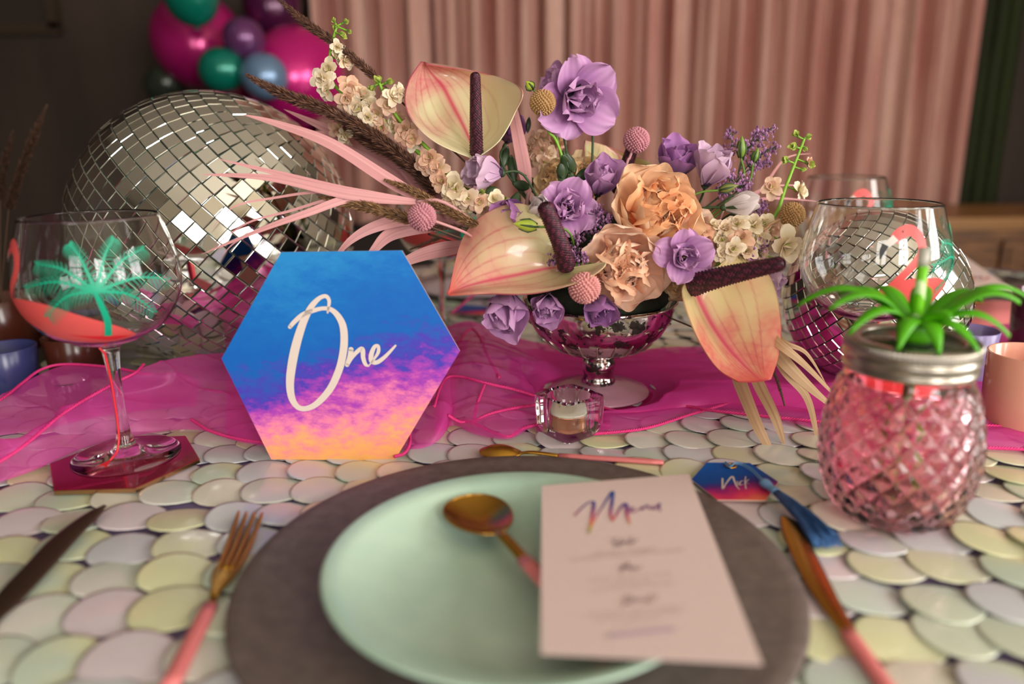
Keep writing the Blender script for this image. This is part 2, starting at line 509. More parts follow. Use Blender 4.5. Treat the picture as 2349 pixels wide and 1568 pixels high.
def sheet(rows, nu, nv, amp, fr, sd, name='fabric'):
    f = patch([[at(*p) if len(p) == 3 else Vector(p[:3]) for p in r] for r in rows])
    def fn(u, v):
        p = f(u, v)
        e = math.sin(pi * min(1, max(0, v * 1.0))) ** .5
        n = noise.noise(Vector((p.x * 2.2, p.y * 9 + sd, sd)))
        n2 = noise.noise(Vector((p.x * 5 + p.y * 6, p.y * 22, sd + 5)))
        rd = abs(noise.noise(Vector((p.x * 2.6 + p.y * 3, p.y * 14, sd + 9))))
        a = amp * e
        wx = p.x * 1.6 + .10 * noise.noise(Vector((p.x * 4, p.y * 4, sd + 30)))
        r1 = 1 - 2.2 * abs(noise.noise(Vector((wx * 1.4, p.y * 17 + p.x * 5, sd + 12))))
        r2 = 1 - 2.2 * abs(noise.noise(Vector((wx * 2.2, p.y * 40 - p.x * 7, sd + 17))))
        d = a * (n * 1.0 + .45 * n2 + .6 * rd + .75 * r1 ** 3 + .28 * r2 ** 3)
        p = p + Vector((0, 0, d))
        dv_ = math.hypot(p.x - .0945, p.y - .80)
        if dv_ < .085: p.z = min(p.z, .0038 + max(0, dv_ - .062) * .5)
        p.z = max(p.z, .0036)
        return p
    MB().grid(fn, nu, nv).build(name, org, rn)
    return fn
def cord(pts, rad=.0014):
    P = cat([at(*p) for p in pts], 14 * len(pts))
    ln = sum((P[i + 1] - P[i]).length for i in range(len(P) - 1))
    n = max(20, int(ln / .0011)); Q = cat(P, n)
    mb = MB(); acc = 0
    strands = []
    for s in range(3):
        pts2 = []
        for i, p in enumerate(Q):
            t = (Q[min(i + 1, n)] - Q[max(i - 1, 0)]).normalized()
            x = t.cross(Vector((0, 0, 1))).normalized(); y_ = x.cross(t)
            an = i * .95 + s * 2 * pi / 3
            pts2.append(p + (x * math.cos(an) + y_ * math.sin(an)) * rad * .6 + Vector((0, 0, rad)))
        mb.tube(pts2, rad * .62, 5)
    mb.build('edge_cord', cord_m, rn)
# left front sheet, its top edge runs up to the mirror ball
sheet([[(-120, 1140, .006), (60, 1085, .006), (200, 1025, .006), (330, 995, .006), (450, 985, .006), (560, 1015, .006), (700, 1030, .006)],
       [(-120, 1100, .012), (50, 1040, .02), (190, 985, .022), (330, 955, .02), (450, 950, .018), (560, 960, .018), (700, 960, .012)],
       [(-120, 1085, .02), (40, 1020, .032), (180, 945, .036), (320, 905, .036), (450, 890, .034), (560, 890, .03), (700, 890, .02)],
       [(-110, 1120, .016), (35, 1040, .030), (150, 948, .044), (262, 882, .056), (345, 836, .062), (470, 812, .058), (700, 800, .04)]], 150, 60, .012, 1, 1)
cord([(-110, 1122, .016), (35, 1040, .030), (150, 948, .044), (262, 882, .056), (310, 858, .060), (330, 838, .062)])
sheet([[(-120, 1010, .006), (60, 990, .006), (200, 960, .006), (330, 940, .006), (450, 930, .006)],
       [(-120, 985, .012), (60, 950, .016), (200, 910, .02), (330, 890, .02), (450, 880, .02)],
       [(-120, 985, .02), (50, 880, .035), (150, 838, .042), (255, 845, .040), (340, 862, .038)]], 110, 40, .008, 1, 3)
cord([(-120, 985, .02), (0, 920, .03), (50, 882, .035), (95, 850, .040), (150, 838, .042), (255, 845, .040), (340, 862, .038)])
# behind the sign, bubbling out at its right
sheet([[(520, 1005, .006), (640, 1012, .006), (800, 1015, .006), (940, 1030, .005), (1005, 1010, .006), (1040, 960, .006)],
       [(520, 960, .012), (640, 960, .016), (800, 960, .02), (940, 990, .010), (1015, 960, .020), (1045, 920, .02)],
       [(520, 900, .02), (640, 890, .02), (800, 890, .024), (940, 900, .028), (1010, 870, .036), (1050, 870, .03)],
       [(520, 830, .02), (640, 830, .02), (800, 840, .03), (940, 830, .04), (1030, 790, .04), (1080, 780, .03)]], 90, 50, .008, 1, 6)
sheet([[(1000, 1000, .005), (1040, 975, .006), (1090, 995, .006), (1165, 1006, .006), (1225, 980, .006), (1300, 985, .005), (1400, 985, .005)],
       [(1000, 950, .012), (1040, 935, .02), (1100, 945, .02), (1170, 950, .016), (1240, 945, .012), (1300, 945, .006), (1400, 950, .005)],
       [(1000, 880, .03), (1040, 865, .036), (1100, 878, .036), (1170, 895, .026), (1240, 915, .014), (1300, 920, .006), (1400, 925, .005)],
       [(1000, 820, .03), (1060, 800, .04), (1110, 810, .04), (1180, 830, .03), (1260, 860, .012), (1340, 870, .005), (1420, 880, .005)],
       [(1000, 760, .03), (1070, 735, .036), (1120, 750, .036), (1190, 775, .02), (1260, 790, .01), (1340, 800, .005), (1420, 805, .005)]], 110, 90, .010, 1, 9)
sheet([[(1380, 955, .005), (1500, 950, .006), (1640, 935, .006), (1800, 945, .006), (1950, 960, .006), (2120, 975, .006), (2300, 985, .006), (2460, 992, .006)],
       [(1380, 925, .006), (1500, 910, .012), (1640, 900, .016), (1800, 900, .016), (1950, 905, .014), (2120, 905, .01), (2300, 900, .01), (2460, 900, .01)],
       [(1380, 880, .005), (1500, 865, .008), (1640, 850, .014), (1800, 845, .014), (1950, 840, .014), (2120, 830, .008), (2300, 825, .008), (2460, 830, .008)],
       [(1380, 815, .005), (1500, 800, .010), (1640, 792, .012), (1800, 785, .012), (1950, 775, .010), (2120, 760, .006), (2300, 745, .006), (2460, 740, .006)]], 150, 60, .009, 1, 14)
sheet([[(1230, 1000, .004), (1390, 990, .005), (1500, 975, .005), (1640, 940, .006), (1900, 985, .005), (2120, 1015, .005), (2300, 1030, .005), (2460, 1038, .005)],
       [(1230, 960, .006), (1390, 955, .006), (1500, 935, .008), (1640, 920, .010), (1900, 950, .008), (2120, 980, .008), (2300, 990, .008), (2460, 995, .008)],
       [(1230, 930, .006), (1390, 930, .006), (1500, 905, .008), (1640, 890, .012), (1900, 905, .010), (2120, 940, .010), (2300, 940, .010), (2460, 950, .008)]], 150, 24, .004, 1, 20)
sheet([[(1170, 935, .003), (1270, 915, .0035), (1400, 925, .0035), (1520, 925, .0035), (1600, 910, .004)],
       [(1170, 880, .003), (1270, 870, .0035), (1400, 860, .0035), (1520, 860, .004), (1600, 860, .004)],
       [(1170, 800, .003), (1270, 800, .0035), (1400, 800, .004), (1520, 800, .004), (1600, 800, .004)]], 40, 30, .001, 1, 25)
sheet([[(1230, 930, .004), (1380, 940, .004), (1560, 935, .006), (1750, 930, .008), (1960, 945, .008)],
       [(1230, 870, .004), (1380, 875, .004), (1560, 880, .012), (1750, 880, .016), (1960, 890, .016)],
       [(1230, 815, .008), (1380, 815, .008), (1560, 815, .014), (1750, 815, .016), (1960, 820, .016)]], 90, 40, .007, 1, 31)
cord([(996, 935, .03), (1008, 895, .034), (1026, 868, .037), (1060, 867, .038), (1110, 880, .037), (1180, 896, .028), (1240, 914, .016), (1290, 925, .008)])
cord([(1040, 810, .036), (1062, 772, .040), (1082, 757, .042), (1100, 775, .041), (1118, 818, .040), (1145, 868, .036)])
cord([(1028, 955, .02), (1055, 970, .012), (1080, 970, .010), (1120, 990, .006), (1165, 1004, .006), (1200, 985, .007), (1250, 972, .007)])
cord([(1082, 975, .010), (1115, 955, .018), (1170, 940, .020), (1240, 930, .014)])
cord([(1086, 970, .012), (1096, 925, .024), (1112, 885, .036)])
cord([(1360, 930, .006), (1440, 948, .006), (1560, 934, .008), (1640, 945, .010), (1800, 962, .008), (1960, 975, .008), (2130, 975, .008), (2300, 980, .008), (2460, 990, .008)])
cord([(1360, 998, .005), (1480, 985, .006), (1600, 948, .007), (1700, 925, .009), (1800, 940, .008), (1960, 965, .008), (2120, 1022, .006), (2300, 1031, .006), (2460, 1040, .006)])
cord([(905, 1050, .005), (928, 1042, .006), (940, 1018, .010), (938, 985, .014)])
cord([(440, 965, .014), (480, 990, .010), (540, 1008, .007), (620, 1020, .006), (700, 1025, .006)])
cord([(1036, 720, .020), (1060, 700, .022), (1100, 664, .030), (1130, 640, .034)])

# ------------------------------------------------------------------ mirror balls
mirror = mat('mirror_tile', (.86, .86, .82, 1), .015, 1)
tile_edge = mat('tile_glass_edge', srgb(120, 150, 135), .2, .3)
core_m = mat('ball_core', srgb(70, 78, 72), .6)
def mirror_ball(C, Rb, tile, axis, label, sd, spin=0):
    rr = random.Random(sd)
    t = thing('mirror_ball', label, 'mirror ball', Matrix.Translation(C), None)
    MB().ball((0, 0, 0), Rb - .0035, 48, 32).build('core', core_m, t, local=True)
    A = Vector(axis).normalized().to_track_quat('Z', 'Y').to_matrix().to_4x4() @ rotz(spin)
    nr = int(round(pi * Rb / tile)); th = .0026
    g = .00045
    tiles = []
    for k in range(nr):
        ph = pi * (k + .5) / nr
        n = max(3, int(round(2 * pi * Rb * math.sin(ph) / tile)))
        off = rr.random()
        for i in range(n):
            a = 2 * pi * (i + off) / n
            wdt = 2 * Rb * math.sin(ph) * math.tan(pi / n)
            nrm = Vector((math.sin(ph) * math.cos(a), math.sin(ph) * math.sin(a), math.cos(ph)))
            e1 = Vector((-math.sin(a), math.cos(a), 0)); e2 = nrm.cross(e1)
            B = Matrix((e1, e2, nrm)).transposed().to_4x4()
            J = Matrix.Rotation(rr.gauss(0, .018), 4, 'X') @ Matrix.Rotation(rr.gauss(0, .018), 4, 'Y')
            M = A @ Matrix.Translation(nrm * (Rb - th)) @ B @ J @ Matrix.Diagonal((wdt / 2 - g, pi * Rb / nr / 2 - g, 1, 1))
            wn = (A.to_3x3() @ nrm); wp = C + wn * Rb
            view = (Vector((0, 0, HC)) - wp).normalized()
            tiles.append((-max(wn.dot(view), -1) * wdt, M))
    tiles.sort(key=lambda q: q[0])
    b = .93
    vs = [(-1, -1, 0), (1, -1, 0), (1, 1, 0), (-1, 1, 0), (-1, -1, th * .75), (1, -1, th * .75), (1, 1, th * .75), (-1, 1, th * .75), (-b, -b, th), (b, -b, th), (b, b, th), (-b, b, th)]
    fs = [(0, 1, 5, 4), (1, 2, 6, 5), (2, 3, 7, 6), (3, 0, 4, 7), (4, 5, 9, 8), (5, 6, 10, 9), (6, 7, 11, 10), (7, 4, 8, 11), (8, 9, 10, 11)]
    mb = MB().add(vs, fs); mb.m = [1] * 4 + [0] * 5
    me = mb.mesh('tile', [mirror, tile_edge], False)
    for q, M in tiles[:300]: place('tile', me, M, t)
    rs = MB()
    for q, M in tiles[300:]:
        b0 = len(rs.f); rs.add([M @ Vector(p) for p in vs], fs); rs.m[b0:] = [1] * 4 + [0] * 5
    rs.build('tiles', [mirror, tile_edge], t, smooth=False, local=True, kind='stuff')
mirror_ball(Vector((-.3647, .9519, .169)), .1665, .0170, (.70, .14, .68), 'big silver mirror ball behind the painted glass and the hexagon sign', 3)
mirror_ball(Vector((.4034, .8297, .0985)), .096, .0126, (.62, -.22, -.62), 'smaller silver mirror ball behind the glass and pink jar', 5)

# ------------------------------------------------------------------ place setting
stone = mat('grey_brown_stoneware', srgb(100, 88, 82), .55); bump(stone, 400, .15)
noise_col(stone, srgb(94, 81, 76), srgb(108, 94, 88), 90)
ch = MB().lathe([(.001, .0035), (.095, .0035), (.10, .0030), (.105, .005), (.166, .0085), (.1755, .0095), (.177, .0105), (.1755, .0118), (.166, .0112), (.110, .0080), (.001, .0075)], 128, CHC).build('charger_plate', stone)
ch['label'] = 'large matt grey-brown charger plate under the mint plate'; ch['category'] = 'plate'
mint = mat('mint_glaze', srgb(176, 204, 184), .35, Coat_Weight=.25)
noise_col(mint, srgb(168, 198, 178), srgb(186, 212, 192), 14)
MC = Vector((.003, .412, 0))
mp_ = MB().lathe([(.001, .0100), (.062, .0100), (.066, .0092), (.070, .0100), (.090, .017), (.108, .026), (.116, .0325), (.1180, .0340), (.1165, .0350), (.106, .0300), (.088, .0215), (.074, .0160), (.050, .0135), (.001, .0130)], 128, MC).build('mint_plate', mint)
mp_['label'] = 'pale mint green bowl-shaped plate holding the gold spoon'; mp_['category'] = 'plate'
gold = mat('brushed_gold', srgb(196, 146, 62), .24, 1); bump(gold, 30, .05, stretch=(1, 1, 20))
gold_d = mat('aged_gold', srgb(200, 150, 62), .3, 1)
pinkh = mat('pink_enamel_handle', srgb(222, 122, 122), .35, Coat_Weight=.3)
def spoon(name, label, B, H0, H1, rl, rw, upn=(0, 0, 1), m=None, depth=.006, flip=1, wh=.0054):
    """bowl centre B, gold neck to H0, pink handle to H1"""
    B, H0, H1 = Vector(B), Vector(H0), Vector(H1)
    m = m or gold
    t = thing(name, label, 'spoon', B)
    d = (H0 - B).normalized(); s = Vector(upn).cross(d).normalized(); n = d.cross(s).normalized()
    if n.z < 0: n = -n
    def bw(off):
        def fn(u, v):
            a = 2 * pi * u; q = v
            k = 1 - .14 * math.cos(a)
            return B + d * (rl * q * math.cos(a)) + s * (rw * q * math.sin(a) * k) + n * (flip * depth * (q * q - 1) + off + (0))
        return fn
    mb = MB().grid(bw(.0005), 40, 10, wrapu=True).grid(bw(-.0005), 40, 10, wrapu=True)
    ring = [bw(0)(k / 40, 1) for k in range(41)]
    mb.tube(ring, .0008, 6)
    mb.build('bowl', m, t)
    a0 = B + d * rl * .95
    MB().tube(cat([a0, a0.lerp(H0, .35) + n * .0015, H0], 12), [wh * .62] * 4 + [wh * .75] * 9, 12, flat=.55, ref=n).build('neck', m, t)
    MB().tube([H0.lerp(H1, k / 8) for k in range(9)], [wh] + [wh * 1.02] * 7 + [wh * .9], 16, flat=.62, ref=n).build('handle', pinkh, t, label='pink enamel handle')
    return t
Bs = at(1100, 1178, .029); 
hd = at(1245, 1312, .031)
dv = (hd - Bs).normalized()
spoon('table_spoon', 'large gold spoon with pink handle lying across the mint plate', Bs, Bs + dv * .064 + Vector((0, 0, -.003)), Bs + dv * .150 + Vector((0, 0, -.009)), .0285, .0225, depth=.007)
# dessert spoon behind the charger
Bd = at(1148, 1036, .0075); e = at(1522, 1060, .006)
dv = (e - Bd).normalized()
spoon('dessert_spoon', 'small gold dessert spoon with pink handle lying behind the charger', Bd, Bd + dv * .052, e, .0185, .0125, m=gold_d, depth=-.006, wh=.0034)
# fork
def ribbon_path(pts, ws, thick, mat_, name, parent, n, ref=(0, 0, 1)):
    pass
fk = thing('fork', 'gold fork with pink handle at the left of the charger', 'fork', at(485, 1330, .006))
tipL, tipR = at(548, 1172, .010), at(602, 1176, .010)
tb_ = at(492, 1318, .006); pk = at(478, 1375, .005)
hd_end = at(385, 1580, .006)
mbk = MB()
root_c = at(515, 1310, .006)
for k in range(4):
    tp = tipL.lerp(tipR, k / 3)
    bs = at(500, 1308, .005).lerp(at(542, 1310, .005), k / 3)
    mid = bs.lerp(tp, .5) + Vector((0, 0, -.0018))
    MB().tube(cat([bs, mid, tp], 10), [.0021] * 5 + [.002, .0019, .0018, .0016, .0014, .0008], 8).build('tine', gold_d, fk)
bl, brr = at(493, 1306, .005), at(549, 1308, .005)
nl, nr_ = at(482, 1372, .005), at(498, 1373, .005)
def pal(u, v):
    a = bl.lerp(brr, u); b = nl.lerp(nr_, u); q = v * v * (3 - 2 * v)
    p = a.lerp(b, v); c = (bl.lerp(nl, v) + brr.lerp(nr_, v)) / 2
    wq = 1 + .35 * math.sin(pi * v) * (1 - v)
    return c + (p - c) * wq
o = MB().grid(lambda u, v: pal(u, v) + Vector((0, 0, .001 - .0015 * math.sin(pi * u) * (1 - v))), 10, 12).build('palm', gold_d, fk)
sm = o.modifiers.new('s', 'SOLIDIFY'); sm.thickness = .0016
nk = (nl + nr_) / 2
MB().tube([nk, nk.lerp(hd_end, .08), nk.lerp(hd_end, .14)], .0028, 12, flat=.6).build('neck', gold_d, fk)
MB().tube([nk.lerp(hd_end, .1 + .9 * k / 8) for k in range(9)], .0052, 14, flat=.6).build('handle', pinkh, fk, label='pink enamel handle')
# knives
def knife(label, pts, H1, m):
    """pts: (px,py,z, half width m) from the tip to the handle start"""
    P = cat([tuple(at(p[0], p[1], p[2])) for p in pts], 30); Wd = [q[0] for q in cat([(p[3], 0, 0) for p in pts], 30)]
    t = thing('knife', label, 'knife', P[15])
    n = Vector((0, 0, 1)); lf = []; rf = []
    for i, p in enumerate(P):
        d = (P[min(i + 1, 30)] - P[max(i - 1, 0)]).normalized(); s = d.cross(n).normalized()
        lf.append(p + s * Wd[i]); rf.append(p - s * Wd[i])
    def fn(u, v):
        i = v * 30; k = min(int(i), 29); f = i - k
        a = lf[k].lerp(lf[k + 1], f); b = rf[k].lerp(rf[k + 1], f)
        return a.lerp(b, u) + n * .0009 * math.sin(pi * u)
    o = MB().grid(fn, 8, 60).build('blade', m, t)
    o.modifiers.new('s', 'SOLIDIFY').thickness = .0014
    H1 = at(*H1); H0 = P[-1]
    MB().tube([H0.lerp(H1, k / 8) for k in range(9)], [.0050] * 9, 14, flat=.6).build('handle', pinkh, t, label='pink enamel handle')
knife('gold table knife with pink handle at the right of the charger', [(1797, 1188, .006, .0015), (1812, 1205, .006, .0064), (1832, 1250, .006, .0078), (1868, 1325, .006, .0078), (1908, 1395, .006, .0060), (1945, 1450, .006, .0044)], (2050, 1600, .006), gold)
dgold = mat('dull_bronze', srgb(86, 66, 52), .45, .8)
knife('dark bronze knife pointing up at the left edge of the table', [(240, 1163, .010, .0006), (215, 1180, .010, .0052), (150, 1235, .009, .0088), (90, 1300, .008, .0092), (20, 1375, .007, .0088), (-40, 1440, .007, .0050)], (-150, 1600, .006), dgold)

# menu card
card_m = mat('blush_card', srgb(214, 190, 184), .6); bump(card_m, 300, .05)
ZM = .0375
MCn = [at(1243, 1115, ZM + .001), at(1580, 1088, ZM + .001), at(1750, 1525, ZM), at(1240, 1500, ZM)]
mn = thing('menu_card', 'blush pink menu card lying across the mint plate', 'card', (MCn[0] + MCn[2]) / 2)
MB().prism([MCn[3], MCn[2], MCn[1], MCn[0]], (0, 0, .0006)).build('card', card_m, mn, smooth=False)
def stroke(mb, pts, proj_fn, nrm, n=None, off=.0):
    """pts: (px,py,half width px); flat brush stroke laid on a plane"""
    n = n or 10 * len(pts)
    S = cat([Vector(p) for p in pts], n); vs = []; 
    P = [proj_fn(s[0], s[1]) + nrm * off for s in S]
    for i in range(n + 1):
        d = (P[min(i + 1, n)] - P[max(i - 1, 0)])
        d = d.normalized() if d.length > 1e-9 else Vector((1, 0, 0))
        s_ = d.cross(nrm).normalized()
        wd = S[i][2] * (proj(P[i])[2]) / F
        vs += [P[i] + s_ * wd, P[i] - s_ * wd]
    fs = [(2 * i, 2 * i + 1, 2 * i + 3, 2 * i + 2) for i in range(n)]
    b = len(mb.v)
    mb.add(vs, fs)
    for e_ in (0, n):
        c = P[e_]; wd = S[e_][2] * (proj(c)[2]) / F
        t1 = (P[1] - P[0]).normalized(); t2 = t1.cross(nrm)
        ring = [c + (t1 * math.cos(2 * pi * k / 10) + t2 * math.sin(2 * pi * k / 10)) * wd for k in range(10)]
        mb.add(ring, [tuple(range(10))])
# rainbow script "Menu"
ink = mat('rainbow_ink', (1, 1, 1, 1), .5)
tc_ = N(ink, 'ShaderNodeTexCoord'); sp = N(ink, 'ShaderNodeSeparateXYZ'); cr_ = N(ink, 'ShaderNodeValToRGB')
L(ink, tc_.outputs['Generated'], sp.inputs[0]); L(ink, sp.outputs['Y'], cr_.inputs[0]); L(ink, cr_.outputs[0], pr(ink).inputs['Base Color'])
for p_, c_ in ((.12, srgb(190, 160, 60)), (.26, srgb(226, 110, 90)), (.42, srgb(170, 40, 110)), (.62, srgb(70, 40, 130))):
    e_ = cr_.color_ramp.elements.new(p_); e_.color = c_
cr_.color_ramp.elements[0].color = srgb(150, 160, 70); cr_.color_ramp.elements[-1].color = srgb(0, 80, 160)
pm = lambda x, y: at(x, y, ZM + .0017)
UP = Vector((0, 0, 1))
def q(x, y): return (1280 + x * 280 / 2349, 1090 + y * 150 / 1258)
mb = MB()
def st(mb, lst, wpx, pf, nrm, conv=lambda x, y: (x, y), off=0):
    stroke(mb, [(*conv(a[0], a[1]), a[2] if len(a) > 2 else wpx) for a in lst], pf, nrm, off=off)
st(mb, [(320, 770, 2.2), (430, 650, 2.2), (560, 540, 2), (680, 500, 3), (690, 580, 4), (660, 760, 3.4), (600, 1100, 2.6)], 3, pm, UP, q)
st(mb, [(600, 1100, 2.6), (700, 850, 2), (860, 600, 2), (1050, 310, 3.4), (1040, 520, 3.8), (1010, 740, 3), (1050, 870, 3)], 3, pm, UP, q, .00003)
st(mb, [(1050, 870, 3), (1140, 730, 2.4), (1250, 570, 3), (1320, 560, 4), (1330, 740, 3.6), (1385, 930, 2)], 3, pm, UP, q, .00006)
st(mb, [(1390, 690), (1450, 640), (1440, 610), (1400, 640), (1400, 700), (1460, 710), (1530, 660)], 1.6, pm, UP, q, .00009)
st(mb, [(1580, 660), (1620, 610), (1610, 660), (1680, 600), (1720, 570), (1740, 610), (1780, 650)], 1.9, pm, UP, q, .00012)
st(mb, [(1830, 590), (1820, 640), (1860, 650), (1920, 590), (1960, 540), (1950, 620), (1975, 680)], 2, pm, UP, q, .00015)
mb.build('menu_title', ink, mn, smooth=False, label='rainbow brush lettering Menu')
grey_ink = mat('mauve_grey_ink', srgb(140, 112, 116), .6)
def q2(x, y): return (1260 + x * 380 / 2128, 1200 + y * 280 / 1568)
mb = MB()
st(mb, [(880, 190), (820, 200), (830, 240), (890, 260), (860, 295), (830, 280)], 1.6, pm, UP, q2)
st(mb, [(940, 190), (890, 280), (920, 270), (960, 230), (950, 260), (1000, 230)], 1.4, pm, UP, q2)
st(mb, [(1060, 170), (1010, 260), (1040, 260), (1080, 220), (1070, 250), (1140, 200)], 1.4, pm, UP, q2)
st(mb, [(915, 630), (940, 550), (960, 540), (950, 600), (1010, 500), (1020, 520), (1015, 580), (1050, 560), (1060, 600), (1100, 550), (1120, 590), (1190, 550)], 1.5, pm, UP, q2)
st(mb, [(950, 1060), (990, 940), (1030, 920), (1060, 960), (990, 1030), (1080, 1000), (1100, 960), (1130, 1000), (1180, 960), (1220, 990), (1260, 980)], 1.5, pm, UP, q2)
st(mb, [(1320, 900), (1250, 1000), (1300, 1000), (1400, 910)], 1.4, pm, UP, q2)
mb.build('course_titles', grey_ink, mn, smooth=False, label='grey handwritten course headings')
pale_ink = mat('pale_mauve_ink', srgb(176, 148, 150), .6)
mb = MB(); rr = random.Random(4)
def textline(x0, y0, x1, y1, hpx, words):
    # small blurred capitals: short upright letter strokes, grouped in words
    tot = sum(words) + len(words) - 1; k = 0
    for w_ in words:
        for i in range(w_):
            f = (k + .5) / tot; x = x0 + (x1 - x0) * f; y_ = y0 + (y1 - y0) * f; g_ = (x1 - x0) / tot
            a = q2(x - g_ * .28, y_ + hpx); b = q2(x + g_ * rr.uniform(-.28, .28), y_ - hpx); c = q2(x + g_ * .28, y_ + hpx * rr.choice([-1, 0, 1]))
            stroke(mb, [(*a, .5), (*b, .5), (*c, .5)], pm, UP, 4)
            k += 1
        k += 1
textline(570, 390, 1390, 320, 22, [8, 9]); textline(280, 465, 1740, 335, 22, [10, 5, 8, 6])
textline(520, 735, 1580, 650, 22, [6, 7, 2, 5]); textline(800, 790, 1340, 745, 22, [8]); textline(540, 855, 1630, 755, 22, [8, 3, 7])
textline(490, 1180, 1760, 1070, 22, [10, 6, 7]); textline(600, 1235, 1690, 1130, 22, [7, 3, 8]); textline(860, 1280, 1420, 1230, 20, [9])
mb.build('course_lines', pale_ink, mn, smooth=False, kind='stuff', label='rows of small pale capitals')
lil = mat('lilac_ink', srgb(186, 160, 190), .6)
mb = MB(); st(mb, [(780, 1440, 4.5), (1200, 1390, 4.5), (1600, 1350, 4)], 5, pm, UP, q2)
mb.build('brush_line', lil, mn, smooth=False, label='lilac brush line')

# ------------------------------------------------------------------ sky gradient print for the sign and the tag
def sky_print(name, stops, axis='Z', sc_=9, amt=.5):
    m = mat(name, (1, 1, 1, 1), .55, Specular_IOR_Level=.25)
    tc = N(m, 'ShaderNodeTexCoord'); sp = N(m, 'ShaderNodeSeparateXYZ'); nz = N(m, 'ShaderNodeTexNoise'); nz2 = N(m, 'ShaderNodeTexNoise')
    L(m, tc.outputs['Generated'], sp.inputs[0])
    mp = N(m, 'ShaderNodeMapping'); mp.inputs['Scale'].default_value = (1, 1, 1.7); L(m, tc.outputs['Generated'], mp.inputs[0])
    nz.inputs['Scale'].default_value = sc_ * 1.5; nz.inputs['Detail'].default_value = 9; nz.inputs['Roughness'].default_value = .68
    nz2.inputs['Scale'].default_value = 2.2; nz2.inputs['Detail'].default_value = 2
    L(m, mp.outputs[0], nz.inputs[0]); L(m, tc.outputs['Generated'], nz2.inputs[0])
    a = N(m, 'ShaderNodeMath', operation='MULTIPLY_ADD'); a.inputs[1].default_value = amt; L(m, nz.outputs[0], a.inputs[0]); L(m, sp.outputs[axis], a.inputs[2])
    b = N(m, 'ShaderNodeMath', operation='MULTIPLY_ADD'); b.inputs[1].default_value = .35; L(m, nz2.outputs[0], b.inputs[0]); L(m, a.outputs[0], b.inputs[2])
    c = N(m, 'ShaderNodeMath', operation='MULTIPLY_ADD'); c.inputs[1].default_value = -.22; L(m, sp.outputs['X'], c.inputs[0]); L(m, b.outputs[0], c.inputs[2])
    d = N(m, 'ShaderNodeMath', operation='SUBTRACT'); d.inputs[1].default_value = amt * .5 + .175 - .11; L(m, c.outputs[0], d.inputs[0])
    cr_ = N(m, 'ShaderNodeValToRGB'); L(m, d.outputs[0], cr_.inputs[0])
    el = cr_.color_ramp.elements; el[0].position = stops[0][0]; el[0].color = stops[0][1]; el[1].position = stops[-1][0]; el[1].color = stops[-1][1]
    for p_, c_ in stops[1:-1]:
        e_ = el.new(p_); e_.color = c_
    L(m, cr_.outputs[0], pr(m).inputs['Base Color'])
    return m
sign_m = sky_print('sunset_sky_print', [(0, srgb(244, 176, 96)), (.10, srgb(246, 160, 120)), (.20, srgb(232, 122, 168)), (.31, srgb(172, 62, 176)), (.42, srgb(72, 54, 176)), (.56, srgb(0, 92, 180)), (.80, srgb(0, 104, 186)), (1, srgb(28, 130, 196))])
SP0 = at(763, 1055, .003); SN = (Vector((.03, -1, .115))).normalized()
hexp = [onpl(x, y_, SP0, SN) for x, y_ in ((622, 1053), (905, 1056), (1055, 805), (922, 574), (645, 578), (508, 822))]
sg = thing('table_sign', 'hexagonal blue to orange table sign reading One', 'sign', SP0)
edge_m = mat('pale_card_edge', srgb(226, 196, 176), .5)
MB().prism(hexp, -SN * .003, 0, 1).build('board', [sign_m, edge_m], sg, smooth=False)
cream_ink = mat('cream_lettering', srgb(216, 200, 190), .5)
ps = lambda x, y_: onpl(x, y_, SP0 + SN * .0004, SN)
def q3(x, y_): return (500 + x * 570 / 1752, 560 + y_ * 510 / 1568)
mb = MB()
st(mb, [(507, 583, 4.5), (540, 545, 5.2), (600, 495, 5.4), (670, 468, 5), (740, 452, 4.6), (800, 462, 5.5), (850, 510, 7), (882, 580, 8.2), (890, 680, 8.6), (878, 790, 8.6), (848, 900, 8.4), (790, 1020, 8), (700, 1120, 7), (620, 1158, 6), (560, 1145, 6.2), (520, 1080, 8), (508, 980, 9.2), (520, 860, 10), (548, 720, 10), (590, 580, 9), (630, 490, 7.5), (665, 430, 6.5), (715, 380, 5), (760, 366, 4.5), (783, 395, 4.2), (780, 440, 3.4), (773, 482, 2.2)], 8, ps, SN, q3)
st(mb, [(938, 742, 6), (930, 790, 5.4), (910, 850, 5)], 5, ps, SN, q3, .00004)
st(mb, [(912, 850, 4), (950, 790, 4.4), (1000, 742, 5), (1020, 745, 5.4), (1024, 800, 5), (1040, 845, 4.2), (1062, 858, 2)], 5, ps, SN, q3, .00008)
st(mb, [(1062, 858, 1.2), (1100, 810, 2.5), (1130, 760, 4), (1130, 718, 3.6), (1105, 722, 4.4), (1083, 770, 5.4), (1082, 820, 5.4), (1120, 832, 5), (1180, 790, 4.2), (1252, 714, 2.4)], 5, ps, SN, q3, .00012)
mb.build('lettering', cream_ink, sg, smooth=False, label='cream brush lettering One')
# strut stand behind the sign
MB().prism([SP0 - SN * .004 + Vector((-.02, .016, .12)), SP0 - SN * .004 + Vector((.02, .016, .12)), SP0 + Vector((.025, .07, -.001)), SP0 + Vector((-.025, .07, -.001))], (0, .0015, 0)).build('strut', edge_m, sg, smooth=False)

